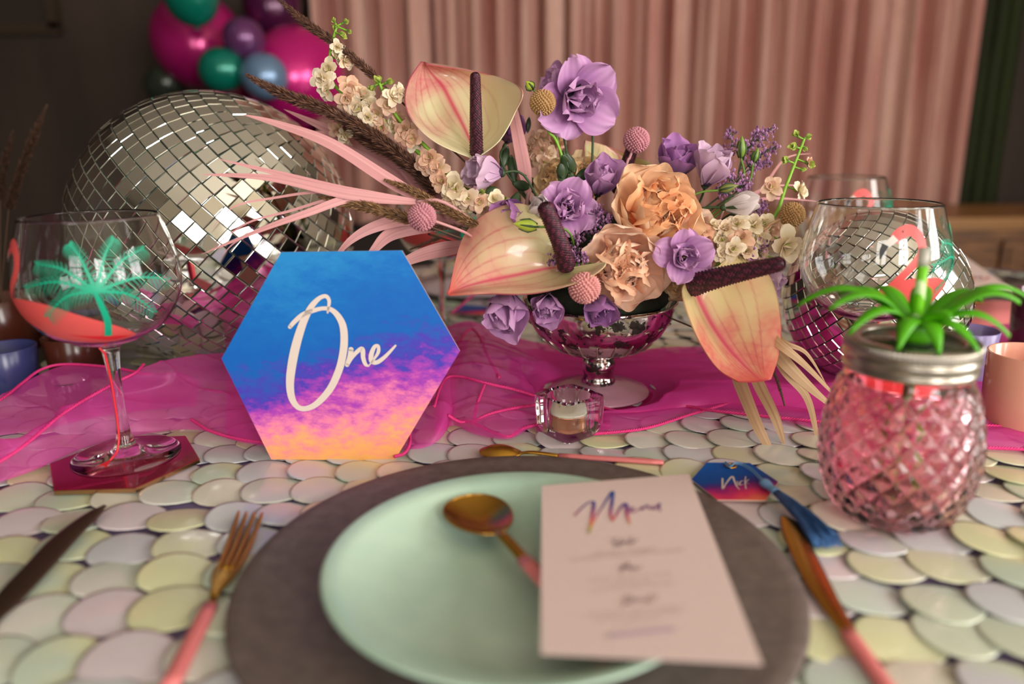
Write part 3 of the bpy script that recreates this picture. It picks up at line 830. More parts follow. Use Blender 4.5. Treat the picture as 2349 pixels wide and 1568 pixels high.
tag_m = sky_print('sunset_tag_print', [(0, srgb(236, 112, 80)), (.14, srgb(222, 54, 96)), (.28, srgb(160, 30, 110)), (.40, srgb(70, 40, 124)), (.52, srgb(0, 72, 150)), (1, srgb(0, 84, 168))], 'Y', 5, .18)
zt_ = .0058
tgp = [at(x, y_, zt_) for x, y_ in ((1586, 1101), (1646, 1148), (1756, 1149), (1785, 1106), (1720, 1063), (1621, 1062))]
tg = thing('name_tag', 'blue to red hexagonal name tag reading Nick with a tassel', 'tag', tgp[0])
MB().prism(tgp, (0, 0, .0007), 0, 1).build('card', [tag_m, edge_m], tg, smooth=False)
pt = lambda x, y_: at(x, y_, zt_ + .001)
def q4(x, y_): return (1560 + x * 400 / 2349, 1030 + y_ * 250 / 1468)
mb = MB()
st(mb, [(572, 390, 2.0), (572, 460, 2), (575, 535, 1.8), (620, 460, 1.6), (700, 365, 2.4), (730, 420, 2.2), (760, 490, 1.8), (800, 540, 1)], 2, pt, UP, q4)
st(mb, [(772, 430, 1.1), (778, 480, 1.1)], 1.1, pt, UP, q4)
st(mb, [(845, 420, 1.2), (810, 440, 1.4), (805, 480, 1.5), (850, 470, .8)], 1.2, pt, UP, q4)
st(mb, [(885, 365, 1.2), (875, 440, 1.3), (888, 530, 1.5)], 1.2, pt, UP, q4)
st(mb, [(925, 405, 1), (880, 450, 1.2), (930, 460, .8)], 1.2, pt, UP, q4, .00005)
mb.build('lettering', cream_ink, tg, smooth=False, label='cream brush lettering Nick')
eye = at(*q4(685, 230), zt_ + .001)
MB().tube([eye + Vector((.0042 * math.cos(2 * pi * k / 16), .0042 * math.sin(2 * pi * k / 16), .0004)) for k in range(17)], .0009, 6).build('eyelet', gold, tg)
tass = mat('blue_tassel_thread', srgb(44, 92, 150), .45); tass_l = mat('pale_blue_cord', srgb(104, 148, 186), .5)
noise_col(tass, srgb(24, 60, 110), srgb(70, 116, 168), 400, stretch=(1, .05, 1))
ts = thing('tassel', 'long blue tassel lying on the name tag and knife', 'tassel', at(1790, 1150, .008))
cp = [at(*q4(600, 175), .0085), at(*q4(680, 230), .009), at(*q4(740, 185), .010), at(*q4(850, 210), .0095), at(*q4(980, 290), .010), at(*q4(1090, 400), .010)]
for s_ in (-1, 1):
    MB().tube([p + Vector((0, 0, s_ * .0005)) + Vector((s_ * .0006, 0, 0)) for p in cat(cp, 40)], .0006, 6).build('cord', tass_l, ts)
k0, k1 = at(*q4(1100, 420), .011), at(*q4(1250, 540), .011)
MB().tube(cat([k0, k0.lerp(k1, .3), k0.lerp(k1, .7), k1, k1.lerp(k0, -.35)], 12), [.0015, .003, .0042, .0046, .0044, .0040, .0036, .0034, .0034, .0034, .0036, .0038, .0036], 14, flat=.8).build('knot', tass_l, ts)
h0 = at(*q4(1290, 570), .011); e0, e1 = at(1868, 1256, .006), at(1925, 1250, .005)
mb = MB(); rr = random.Random(9)
for k in range(240):
    u = rr.random(); a = rr.uniform(0, 2 * pi)
    st0 = h0 + Vector((.0028 * math.cos(a), 0, .0022 * math.sin(a)))
    en = e0.lerp(e1, u) + Vector((rr.gauss(0, .001), rr.gauss(0, .0015), .0045 * abs(rr.gauss(0, .7))))
    md = st0.lerp(en, .5) + Vector((rr.gauss(0, .0012), 0, .004 * rr.random()))
    mb.tube(cat([st0, md, en], 6), .00045, 4)
mb.build('threads', tass, ts, kind='stuff')

# ------------------------------------------------------------------ glass
glass = mat('clear_glass', (1, 1, 1, 1), 0, Transmission_Weight=1, IOR=1.45)
def lerpprof(prof, n):
    return [tuple(p)[:2] for p in cat([(a, b, 0) for a, b in prof], n)]
def slim(P): return [(a * .925 if b > .109 else a, b) for a, b in P]
OUT = slim(lerpprof([(.0448, .0008), (.0440, .0014), (.036, .0022), (.022, .0038), (.012, .0072), (.0085, .0115), (.0072, .016), (.0056, .024), (.0046, .045), (.0048, .07), (.0066, .092), (.0086, .1005), (.014, .1035), (.026, .1075), (.048, .1175), (.0615, .1335), (.0682, .150), (.0690, .165), (.0660, .182), (.0610, .198), (.0562, .212)], 90))
IN = slim(lerpprof([(.0554, .2124), (.0600, .198), (.0650, .182), (.0680, .165), (.0672, .150), (.0605, .1343), (.047, .1187), (.026, .1095), (.011, .1056), (.0005, .1046)], 50))
pf_coral = mat('coral_glass_paint', srgb(236, 92, 90), .35); pf_red = mat('red_glass_paint', srgb(226, 40, 52), .35)
pf_green = mat('green_glass_paint', srgb(16, 172, 134), .35); pf_black = mat('black_glass_paint', srgb(30, 26, 28), .4); pf_white = mat('white_glass_paint', srgb(220, 214, 206), .4)
for m_ in (pf_coral, pf_green): translucent(m_, .12)
def rad_at(z):
    best = OUT[0]
    for a, b in zip(OUT, OUT[1:]):
        if a[1] <= z <= b[1] and b[1] > .0: 
            f = (z - a[1]) / max(b[1] - a[1], 1e-6); best = (a[0] + (b[0] - a[0]) * f, z)
    return best[0]
def copa(P, label, face, grp='painted balloon glasses'):
    """face: extra turn of the painted design in degrees"""
    P = Vector(P)
    t = thing('painted_glass', label, 'glass', P, grp)
    MB().lathe([(.0005, .0004)] + [(.0448, .0002)] + OUT[1:] + IN, 72, P).build('bowl_and_stem', glass, t)
    cama = math.atan2(-P.y, -P.x)   # direction to the viewpoint
    def S(psi, z, off=.0004):
        a = cama + R(psi + face); r = rad_at(z) + off
        return P + Vector((r * math.cos(a), r * math.sin(a), z))
    def rib(mb, pts, n=24, across=6, off=.0004, mi=0):
        Q = cat([Vector(p) for p in pts], n)   # (psi, z*1000, halfwidth mm)
        vs = []
        for i, qv in enumerate(Q):
            a, b = Q[max(i - 1, 0)], Q[min(i + 1, n)]
            r = rad_at(qv[1] / 1000)
            dx, dz = (b[0] - a[0]) * pi / 180 * r, (b[1] - a[1]) / 1000
            l = math.hypot(dx, dz) or 1e-9
            nx, nz = -dz / l, dx / l
            for k in range(across + 1):
                s = (k / across * 2 - 1) * qv[2] / 1000
                vs.append(S(qv[0] + nx * s / r * 180 / pi, min(.2115, max(.1042, qv[1] / 1000 + nz * s)), off))
        W = across + 1
        fs = [(i * W + k, i * W + k + 1, (i + 1) * W + k + 1, (i + 1) * W + k) for i in range(n) for k in range(across)]
        mb.add(vs, fs, mi)
    fl = MB()
    rib(fl, [(-90, 136, 1), (-84, 141, 7), (-66, 142, 12), (-42, 136, 16), (-18, 128, 13), (6, 121, 8), (26, 117, 1)], 40, 10)
    rib(fl, [(-86, 136, 4), (-82, 146, 3.5), (-72, 160, 3.4), (-62, 174, 3.8), (-62, 186, 4.2), (-70, 194, 4.6), (-79, 191, 4.8), (-84, 185, 3.5)], 40, 6)
    f_ = fl.build('flamingo', pf_coral, t, label='coral flamingo painted on the bowl')
    b = MB(); rib(b, [(-82, 188, 3.2), (-87, 183, 2.8), (-90, 180, 2.2)], 8, 3, .0006); b.build('beak_patch', pf_white, f_)
    b = MB(); rib(b, [(-89, 182, 2.6), (-91, 177, 2.2), (-92, 170, .4)], 8, 3, .0007); b.build('beak_tip', pf_black, f_)
    b = MB(); rib(b, [(-77, 193, .8), (-76, 193, .8)], 3, 3, .0008); b.build('eye', pf_black, f_)
    b = MB()
    for k in range(5): rib(b, [(-30 + k * 6, 124 - k * 1.5, .3), (-12 + k * 4, 121 - k, 1.0), (12 + k * 2, 119 - k * .4, .3)], 10, 2, .0007)
    b.build('wing_feathers', pf_red, f_)
    b = MB()
    rib(b, [(0, 121, 2.6), (1, 135, 2.4), (-2, 152, 2), (-4, 160, 1.4)], 14, 3, .0010)
    ends = [(-40, 182, .3), (-16, 196, .1), (14, 198, -.1), (34, 188, -.3), (-50, 164, .5), (-38, 142, 1.0), (50, 160, -1.0), (36, 136, -1.4)]
    rr = random.Random(12)
    for (ex, ez, bend) in ends:
        sx, sz = -3, 160
        mx, mz = (sx + ex) / 2, (sz + ez) / 2 + 7
        sp_ = cat([(sx, sz, 0), (mx, mz, 0), (ex, ez, 0)], 16)
        rib(b, [(p[0], p[1], 1.2 * (1 - i / 17) + .2) for i, p in enumerate(sp_)][::4], 10, 2, .0011)
        for i in range(1, 17):
            p = sp_[i]; d = sp_[i] - sp_[i - 1]
            dl = math.hypot(d[0] * 1.2, d[1]) or 1
            for sgn in (-1, 1):
                ln = 8.5 * math.sin(pi * (i + 2) / 20) ** .6 + 1.2
                tx, tz = d[0] * 1.2 / dl, d[1] / dl
                vx = tx * .65 + sgn * -tz * .8; vz = tz * .65 + sgn * tx * .8 - .25
                rib(b, [(p[0], p[1], .36), (p[0] + vx * ln * .45, p[1] + vz * ln * .5, .34), (p[0] + vx * ln * .85, p[1] + vz * ln - 1.6, .06)], 4, 1, .0009 + .00008 * (i % 3))
    b.build('palm_tree', pf_green, t, label='green palm tree painted on the bowl')
    # leg down the stem and the foot on the base
    lg = MB(); pts = []
    for k in range(16):
        z = .103 - k * .0058
        r = rad_at(max(z, .013)) + .0006; a = cama + R(-38 + face)
        pts.append(P + Vector((r * math.cos(a), r * math.sin(a), max(z, .013))))
    for rr_ in (.012, .017, .022): 
        a = cama + R(-38 + face); zz = .0074 if rr_ < .015 else (.0056 if rr_ < .02 else .0040)
        pts.append(P + Vector((rr_ * math.cos(a), rr_ * math.sin(a), zz + .0006)))
    lg.tube(pts, .0009, 6)
    a = cama + R(-38 + face); c = P + Vector((.022 * math.cos(a), .022 * math.sin(a), .0050))
    fx = Vector((math.cos(a), math.sin(a), -.12)); fy = Vector((-math.sin(a), math.cos(a), 0))
    lg.add([c - fx * .002, c + fy * .003 + fx * .006, c + fx * .012 + fy * .005, c + fx * .009, c + fx * .013, c + fx * .009 - fy * .001, c + fx * .012 - fy * .005, c - fy * .003 + fx * .006], [(0, 1, 2, 3), (0, 3, 4, 5), (0, 5, 6, 7)])
    lg.build('flamingo_leg', pf_red, t, label='thin red painted leg running down the stem')
    return t
# coaster
cst = mat('red_metallic_coaster', srgb(150, 18, 52), .22, .6, Coat_Weight=.6)
gedge = mat('rose_gold_edge', srgb(196, 150, 110), .25, 1)
CC = Vector((-.341, .620, 0)); cpts = []
for k in range(6):
    a = R(-119 + 60 * k + 1.5)
    cpts.append(CC + Vector((.0645 * math.cos(a), .0645 * math.sin(a), .0045)))
cc = thing('coaster', 'dark red metallic hexagonal coaster under the painted glass', 'coaster', CC)
MB().prism(cpts, (0, 0, .0035), 1, 1).build('base', [cst, gedge], cc, smooth=False)
MB().prism([CC + (p - CC) * .985 + Vector((0, 0, .0035)) for p in cpts], (0, 0, .0006), 0, 0).build('panel', cst, cc, smooth=False)
copa((-.345, .632, .0087), 'clear balloon glass painted with flamingo and palm, standing on coaster', 0)
copa((.335, .700, .004), 'clear painted balloon glass behind the pink jar', 97)
gb = at(1940, 640, .0); gy = 1.12
copa((atY(1940, 420, gy).x, gy, .003), 'clear painted balloon glass behind the smaller mirror ball', 95)
copa((atY(1010, 560, 1.10).x, 1.10, .003), 'clear painted balloon glass behind the low anthurium', 30)

# ------------------------------------------------------------------ tealight holder
TP = Vector((.0530, .678, .0042))
th_ = thing('tealight_holder', 'thick square clear glass tealight holder in front of the vase', 'candle holder', TP)
def sq(r, z, rot=R(38), p=8):
    pts = []
    for k in range(64):
        a = 2 * pi * k / 64
        c, s = abs(math.cos(a)), abs(math.sin(a))
        rad = r / ((c ** p + s ** p) ** (1 / p))
        pts.append(TP + Vector((1.06 * rad * math.cos(a + rot), 1.06 * rad * math.sin(a + rot), z * 1.12)))
    return pts
rings = [sq(.0005, 0), sq(.0175, 0), sq(.0190, .0015), sq(.0228, .010), sq(.0240, .030), sq(.0232, .0355), sq(.0215, .0365, p=3)]
rings += [sq(.0195, .0350, p=2), sq(.0190, .030, p=2), sq(.0182, .0095, p=2), sq(.0005, .0090, p=2)]
vs = [p for r_ in rings for p in r_]; nn = 64
fs = [(k * nn + i, k * nn + (i + 1) % nn, (k + 1) * nn + (i + 1) % nn, (k + 1) * nn + i) for k in range(len(rings) - 1) for i in range(nn)]
autosmooth(MB().add(vs, fs).build('glass_block', glass, th_), 40)
tl_ = thing('tealight', 'unlit white tealight in a rose gold cup inside the glass holder', 'candle', TP + Vector((0, 0, .0095)))
rg = mat('rose_gold_foil', srgb(214, 150, 120), .22, 1); wax = mat('white_wax', srgb(226, 212, 190), .5, Subsurface_Weight=.2)
c0 = TP + Vector((0, 0, .0095))
MB().lathe([(.001, 0), (.0168, 0), (.0172, .001), (.0174, .0135), (.0178, .0140), (.0172, .0142), (.0168, .0135), (.0165, .001)], 48, c0).build('cup', rg, tl_)
MB().lathe([(.001, .002), (.0164, .002), (.0166, .0150), (.0160, .0160), (.008, .0155), (.001, .0152)], 48, c0).build('wax', wax, tl_)
MB().tube([c0 + Vector((0, 0, .015)), c0 + Vector((.0004, 0, .020)), c0 + Vector((.0012, 0, .024))], .0007, 6).build('wick', wax, tl_)

# ------------------------------------------------------------------ mercury glass vase
VC = Vector((.0945, .800, .0045))
merc = mat('mercury_silvered_glass', srgb(214, 206, 200), .10, 1)
tcv = N(merc, 'ShaderNodeTexCoord'); nzv = N(merc, 'ShaderNodeTexNoise'); nzv.inputs['Scale'].default_value = 62; nzv.inputs['Detail'].default_value = 7; nzv.inputs['Roughness'].default_value = .65
crv = N(merc, 'ShaderNodeValToRGB'); crv.color_ramp.interpolation = 'CONSTANT'
crv.color_ramp.elements[0].color = (1, 1, 1, 1); crv.color_ramp.elements[1].position = .535; crv.color_ramp.elements[1].color = (0, 0, 0, 1)
L(merc, tcv.outputs['Object'], nzv.inputs[0]); L(merc, nzv.outputs[0], crv.inputs[0])
mxv = N(merc, 'ShaderNodeMixRGB'); mxv.inputs[1].default_value = srgb(40, 30, 28); mxv.inputs[2].default_value = srgb(214, 206, 200)
L(merc, crv.outputs[0], mxv.inputs[0]); L(merc, mxv.outputs[0], pr(merc).inputs['Base Color']); L(merc, crv.outputs[0], pr(merc).inputs['Metallic'])
vz = thing('pedestal_vase', 'silver speckled mercury glass pedestal bowl holding the flowers', 'vase', VC)
foot_g = mat('pinkish_clear_glass', srgb(240, 176, 196), .15, Transmission_Weight=.45, IOR=1.45)
MB().lathe([(.0005, 0), (.055, 0), (.0560, .0015), (.0545, .0030), (.040, .0055), (.026, .0085), (.0175, .0115), (.0005, .012)], 72, VC).build('foot', foot_g, vz, label='clear glass foot')
MB().lathe([(.0005, .0105), (.0175, .0105), (.0190, .0135), (.0170, .0165), (.0158, .020), (.0178, .028), (.0182, .033), (.0165, .038), (.0140, .0415), (.0138, .042), (.0150, .045), (.0005, .047)], 48, VC).build('stem', merc, vz)
MB().lathe([(.0005, .0435), (.014, .0435), (.032, .0460), (.052, .0550), (.068, .0700), (.0775, .0860), (.0825, .1020), (.0830, .1050), (.0815, .1050), (.0805, .1020), (.0755, .0865), (.066, .0715), (.050, .0570), (.030, .0485), (.0005, .0465)], 96, VC).build('bowl', merc, vz)
cut = mat('etched_silver', srgb(190, 176, 160), .35, .9)
for k in range(22):
    a = 2 * pi * k / 22
    P = [VC + Vector(((r_ + .0006) * math.cos(a), (r_ + .0006) * math.sin(a), z)) for r_, z in ((.042, .0500), (.052, .0550), (.060, .0622), (.066, .0682))]
    MB().tube(P, [.0004, .0011, .0011, .0004], 5).build('etched_line', cut, vz)
    a += pi / 22
    P = [VC + Vector(((r_ + .0006) * math.cos(a + d), (r_ + .0006) * math.sin(a + d), z)) for r_, z, d in ((.0745, .081, -.06), (.0765, .084, 0), (.0745, .081, .06))]
    MB().tube(P, [.0003, .0010, .0003], 5).build('etched_line', cut, vz)
foam = mat('dark_green_foam', srgb(34, 38, 24), .9); bump(foam, 120, .6, .004)
o = MB().ball(VC + Vector((0, 0, .108)), (.074, .074, .022), 32, 16).build('floral_foam', foam); o['label'] = 'dark green floral foam filling the silver bowl under the flowers'; o['category'] = 'floral foam'
HUB = VC + Vector((0, 0, .115))

# ------------------------------------------------------------------ mason jar
JC = Vector((.2800, .515, .0042))
jar = thing('mason_jar', 'pink diamond patterned glass jar with silver screw lid', 'jar', JC)
jglass = mat('pink_jar_glass', srgb(255, 200, 210), .02, Transmission_Weight=1, IOR=1.45)
JH = 1.07
JP = [(.0300, .0), (.0365, .003), (.0440, .012), (.0505, .028), (.0532, .045), (.0528, .060), (.0500, .076), (.0460, .090), (.0430, .098)]
def jr(z):
    for a, b in zip(JP, JP[1:]):
        if z <= b[1]:
            f = (z - a[1]) / (b[1] - a[1]); return a[0] + (b[0] - a[0]) * f
    return JP[-1][0]
JR = cat([(a, b * JH, 0) for a, b in JP], 120)
def jo(u, v):
    i = v * 120; k = min(int(i), 119); p = JR[k].lerp(JR[k + 1], i - k)
    a = 2 * pi * u; s = p[1] / .0092
    g1 = abs(math.sin((a * 20) / 2 + s * pi / 2)); g2 = abs(math.sin((a * 20) / 2 - s * pi / 2))
    env = min(1, v * 8) * min(1, (1 - v) * 10)
    r = p[0] + env * .0026 * (min(g1, g2) ** .8 - .35)
    return JC + Vector((r * math.cos(a), r * math.sin(a), p[1]))
mb = MB().grid(jo, 320, 130, wrapu=True)
mb.lathe([(a, b * JH) for a, b in [(.0430, .098), (.0418, .101), (.0412, .108), (.0410, .118), (.0385, .118), (.0385, .105), (.0395, .098), (.0430, .089), (.0465, .076), (.0490, .060), (.0494, .045), (.0465, .028), (.0400, .014), (.0300, .006), (.0005, .005)]], 96, JC)
mb.lathe([(.0300, 0), (.020, .0015), (.0005, .002)], 64, JC)
mb.build('glass_body', jglass, jar)
silver = mat('brushed_silver_lid', srgb(176, 168, 156), .3, 1)
prof = [(.0420, .106), (.0432, .1065), (.0440, .109), (.0428, .1115), (.0440, .114), (.0446, .117), (.0432, .1195), (.0442, .122), (.0438, .1265), (.0415, .1282), (.0335, .1280), (.0325, .1265), (.0325, .1250), (.0400, .1250), (.0405, .112)]
def lid(u, v):
    i = v * (len(prof) - 1); k = min(int(i), len(prof) - 2); f = i - k
    r = prof[k][0] + (prof[k + 1][0] - prof[k][0]) * f; z = prof[k][1] + (prof[k + 1][1] - prof[k][1]) * f + .007
    a = 2 * pi * u
    if 7.2 < i < 8.5: r += .0005 * math.sin(a * 90)
    return JC + Vector((r * math.cos(a), r * math.sin(a), z))
jl = MB().grid(lid, 540, 56, wrapu=True).build('screw_lid', silver, jar)
dk = mat('lid_insert_tin', srgb(120, 124, 110), .2, .9)
MB().lathe([(.0005, .1328), (.0335, .1328), (.0335, .1338), (.0005, .1338)], 64, JC).build('lid_insert', dk, jl)
lime = mat('lime_green_plastic', srgb(96, 190, 20), .35, Subsurface_Weight=.0); translucent(lime, .35)
TPc = JC + Vector((.002, 0, .1338))
tp = thing('leaf_topper', 'bright green plastic pineapple-leaf topper on the jar lid', 'topper', TPc)
MB().lathe([(.0005, 0), (.0115, 0), (.0125, .004), (.0135, .012), (.011, .016), (.0045, .017), (.0045, .014)], 32, TPc).build('collar', lime, tp)
rr = random.Random(21)
leafset = [(165, .070, .004, .0062), (200, .052, -.004, .006), (230, .040, -.010, .0055), (262, .034, -.012, .0055), (300, .036, -.012, .006), (330, .046, -.006, .0065), (358, .074, .006, .0050), (20, .050, .008, .006), (60, .040, .012, .006), (105, .038, .012, .006), (140, .046, .010, .006), (190, .058, .010, .0065), (345, .052, .014, .0085), (280, .024, .010, .006)]
for (an, ln, drop, wd) in leafset:
    a = R(an + rr.uniform(-4, 4)); dr = Vector((math.cos(a), math.sin(a), 0)); sd_ = Vector((-math.sin(a), math.cos(a), 0))
    def lf(u, v):
        wv = 1.4 * wd * (math.sin(pi * min(1, v * .92 + .10)) ** .7) * (1 - .45 * v)
        z = .013 + ln * .32 * math.sin(pi * min(1, v * .85)) + drop * v - .10 * ln * v * v
        s = (u * 2 - 1)
        return TPc + dr * (.009 + ln * v) + sd_ * (wv * s) + Vector((0, 0, z - .0022 * abs(s) ** 2))
    o = MB().grid(lf, 6, 14).build('leaf', lime, tp); o.modifiers.new('s', 'SOLIDIFY').thickness = .0009
strm = mat('green_white_striped_plastic', srgb(110, 200, 30), .35)
tcs = N(strm, 'ShaderNodeTexCoord'); wv = N(strm, 'ShaderNodeTexWave'); wv.inputs['Scale'].default_value = 28; wv.bands_direction = 'DIAGONAL'
crs = N(strm, 'ShaderNodeValToRGB'); crs.color_ramp.elements[0].position = .62; crs.color_ramp.elements[0].color = srgb(112, 196, 24); crs.color_ramp.elements[1].position = .70; crs.color_ramp.elements[1].color = srgb(206, 232, 170)
L(strm, tcs.outputs['Object'], wv.inputs[0]); L(strm, wv.outputs[0], crs.inputs[0]); L(strm, crs.outputs[0], pr(strm).inputs['Base Color'])
ss = thing('straw', 'green and white striped straw standing in the pink jar', 'straw', JC)
s0 = JC + Vector((.006, .004, .006)); s1 = TPc + Vector((-.001, 0, .052))
MB().tube([s0.lerp(s1, k / 10) for k in range(11)], .0036, 20).build('tube', strm, ss)
clearp = mat('milky_straw_tip', srgb(226, 226, 210), .3, Transmission_Weight=.5)
d_ = (s1 - s0).normalized()
MB().tube([s1, s1 + d_ * .004, s1 + d_ * .012], .0038, 20).build('tip', clearp, ss, label='milky white end')

# ------------------------------------------------------------------ votives and other things on the table
def cup(name, label, catg, P, r0, r1, h, m, wax_m=None, wh=0, grp=None, thick=.002):
    P = Vector(P); t = thing(name, label, catg, P, grp)
    MB().lathe([(.0005, 0), (r0, 0), (r0 + .001, .002), (r1, h - .001), (r1 - thick * .5, h), (r1 - thick, h - .001), (r0 - thick, .004), (.0005, .004)], 56, P).build('glass', m, t)
    if wax_m: MB().lathe([(.0005, .005), (r0 - thick - .0005, .005), (r0 + (r1 - r0) * wh - thick - .0004, h * wh), (.0005, h * wh - .001)], 48, P).build('wax', wax_m, t)
    return t
bluec = mat('frosted_blue_glass', srgb(54, 58, 108), .25); purc = mat('frosted_lilac_glass', srgb(150, 132, 190), .3, Transmission_Weight=.35)
peach_g = mat('peach_candle_glass', srgb(255, 186, 160), .15, Transmission_Weight=.35); peach_w = mat('peach_wax', srgb(250, 140, 112), .45, Subsurface_Weight=.2)
brn = mat('dark_amber_glass', srgb(84, 40, 28), .2)
cup('votive', 'dark blue frosted glass votive at the left edge', 'candle holder', at(25, 893, .002), .028, .034, .052, bluec)
cup('votive', 'dark amber votive half hidden behind the left glass', 'candle holder', at(185, 860, .002), .030, .036, .052, brn)
cup('votive', 'lilac frosted glass votive behind the pink jar lid', 'candle holder', at(2205, 885, .002), .022, .030, .066, purc)
cup('candle', 'peach glass candle filled with peach wax at the right edge', 'candle', at(2345, 975, .003), .036, .0385, .073, peach_g, peach_w, .72)
plumg = mat('plum_tumbler_glass', srgb(150, 80, 110), .05, Transmission_Weight=.75)
cup('tumbler', 'plum coloured glass tumbler behind the peach candle', 'glass', at(2385, 820, .002), .034, .040, .085, plumg)
cup('votive', 'small blue glass votive between amber and left mirror ball', 'candle holder', at(108, 862, .002) + Vector((.01, .08, 0)), .022, .028, .05, bluec)
# small glass holder showing through the organza at the left
cup('votive', 'small clear glass tealight holder under the organza at left', 'candle holder', at(165, 925, .003), .020, .022, .028, glass, None)
# far place setting on the right: plate, napkin, menu, spoon
white_p = mat('far_white_card', srgb(214, 196, 186), .6)
P = at(2330, 655, .0)
fp = MB().lathe([(.001, .003), (.10, .003), (.135, .012), (.136, .014), (.10, .007), (.001, .006)], 64, at(2395, 690, 0)).build('side_plate', stone); fp['label'] = 'grey-brown plate of the far place setting at right'; fp['category'] = 'plate'
nap = mat('rose_napkin', srgb(196, 110, 110), .8)
a_, b_ = at(2235, 745, .015), at(2330, 735, .015)
o = MB().grid(patch([[at(2222, 748, .006), at(2280, 745, .008), at(2345, 742, .006)], [at(2225, 715, .018), at(2280, 712, .022), at(2338, 712, .018)], [at(2230, 690, .014), at(2280, 688, .02), at(2330, 690, .014)]]), 20, 16).build('napkin', nap); o['label'] = 'folded rose pink napkin of the far right setting'; o['category'] = 'napkin'; o.modifiers.new('s', 'SOLIDIFY').thickness = .003
cm = thing('menu_card', 'far blush menu card beyond the smaller mirror ball', 'card', at(2250, 620, .04))
cq = [at(2120, 640, .030), at(2175, 560, .055), at(2212, 588, .055), at(2375, 690, .025), at(2200, 690, .02)]
MB().prism([at(2140, 655, .02), at(2330, 668, .022), at(2205, 583, .055), at(2060, 590, .05)], (0, 0, .0008)).build('card', card_m, cm, smooth=False)
mb = MB(); st(mb, [(2205, 640, 2), (2222, 622, 2), (2228, 645, 2), (2240, 630, 2), (2262, 640, 2), (2275, 622, 1.5)], 2, lambda x, y_: at(x, y_, .0345), UP); mb.build('menu_title', ink, cm, smooth=False)
Bf = at(2262, 704, .018); spoon('table_spoon', 'gold spoon with pink handle on the far right napkin', Bf, Bf + Vector((-.01, .03, .004)), Bf + Vector((-.05, .12, .008)), .026, .020)
# far setting seen between the sign and the bowl
fb = MB().lathe([(.001, .003), (.08, .003), (.115, .014), (.116, .016), (.08, .008), (.001, .007)], 64, at(1085, 668, 0)).build('side_plate', mat('pale_lilac_plate', srgb(200, 186, 200), .4)); fb['label'] = 'pale plate beyond the sign and the low anthurium'; fb['category'] = 'plate'
bt = thing('name_tag', 'blue name tag lying beyond the pale plate behind the vase', 'tag', at(1085, 700, .01))
MB().prism([at(1040, 718, .012), at(1130, 722, .012), at(1150, 706, .012), at(1060, 700, .012)], (0, 0, .001)).build('card', tag_m, bt, smooth=False)

# ------------------------------------------------------------------ flowers: petals, florets, leaves
def gmix(a, b, t): return tuple(a[k] * (1 - t) + b[k] * t for k in range(3))
def petal_mb(Ln, W, th0, th1, cup_, ruf, sd, base, tip, nu=8, nv=9, shape=0, fq=3.0, edge=None):
    rr = random.Random(sd); ph = rr.uniform(0, 6.28); ph2 = rr.uniform(0, 6.28)
    ys = [0]; zs = [0]
    for k in range(nv):
        t = (k + .5) / nv; an = R(th0 + (th1 - th0) * t)
        ys.append(ys[-1] + Ln / nv * math.sin(an)); zs.append(zs[-1] + Ln / nv * math.cos(an))
    vs, cs = [], []
    for j in range(nv + 1):
        v = j / nv
        if shape == 0: wv_ = (.30 + .70 * math.sin(pi / 2 * min(1, v * 1.35))) * math.sqrt(max(0.0, 1 - max(0, (v - .55) / .45) ** 2 * .86))
        elif shape == 1: wv_ = math.sin(pi * (v * .9 + .05)) ** .8
        else: wv_ = (.45 + .55 * math.sin(pi / 2 * min(1, v * 1.5))) * math.sqrt(max(0.0, 1 - max(0, (v - .7) / .3) ** 2 * .7))
        an = R(th0 + (th1 - th0) * v)
        for i in range(nu + 1):
            u = i / nu * 2 - 1
            x = W * wv_ * u
            inn = cup_ * W * u * u * (wv_)
            rf = ruf * Ln * (v ** 2) * (math.sin(fq * pi * u + ph) * .6 * abs(u) + .4 * math.sin(2 * fq * u + ph2))
            y_ = ys[j] - inn * math.cos(an) + rf * math.cos(an); z_ = zs[j] + inn * math.sin(an) - rf * math.sin(an) - .10 * Ln * u * u * v
            vs.append((x, y_, z_))
            c = gmix(base, tip, min(1, v * 1.15) ** 1.2)
            vein = .92 + .08 * math.cos(u * 18)
            if edge: c = gmix(c, edge, max(0, (abs(u) ** 3) * .6, (v - .8) * 3) if v > .2 else 0)
            cs.append(tuple(q_ * vein for q_ in c))
    W1 = nu + 1
    fs = [(j * W1 + i, j * W1 + i + 1, (j + 1) * W1 + i + 1, (j + 1) * W1 + i) for j in range(nv) for i in range(nu)]
    return vs, fs, cs
def pmat(name, tr=.2, rough=.55):
    m = mat(name, (1, 1, 1, 1), rough, Sheen_Weight=.15); 
    if not pr(m).inputs['Base Color'].is_linked:
        colattr(m); bump(m, 500, .12, .0006); translucent(m, tr)
    return m
petal_m = pmat('soft_petal')
stem_m = mat('green_stem', srgb(96, 134, 44), .5); dstem_m = mat('dark_green_stem', srgb(50, 74, 38), .5); leaf_m = mat('dark_green_leaf', srgb(44, 64, 36), .4)
noise_col(leaf_m, srgb(34, 50, 28), srgb(60, 84, 46), 60)
lime_b = mat('lime_bud', srgb(168, 186, 60), .5)
def D3(r_, u_, c_): return Vector((r_, -c_, u_))
def stem_to(P, D, t, m=stem_m, r0=.0016, target=None, sag=.02, n=16, name='stem'):
    T = Vector(target) if target else HUB + Vector(((P.x - HUB.x) * .25, (P.y - HUB.y) * .25, -.01))
    a = P - Vector(D).normalized() * min(.03, (P - T).length * .3)
    return MB().tube(cat([P, a, a.lerp(T, .5) + Vector((0, 0, sag * .3)), T], n), r0, 8).build(name, m, t)
LV = {}
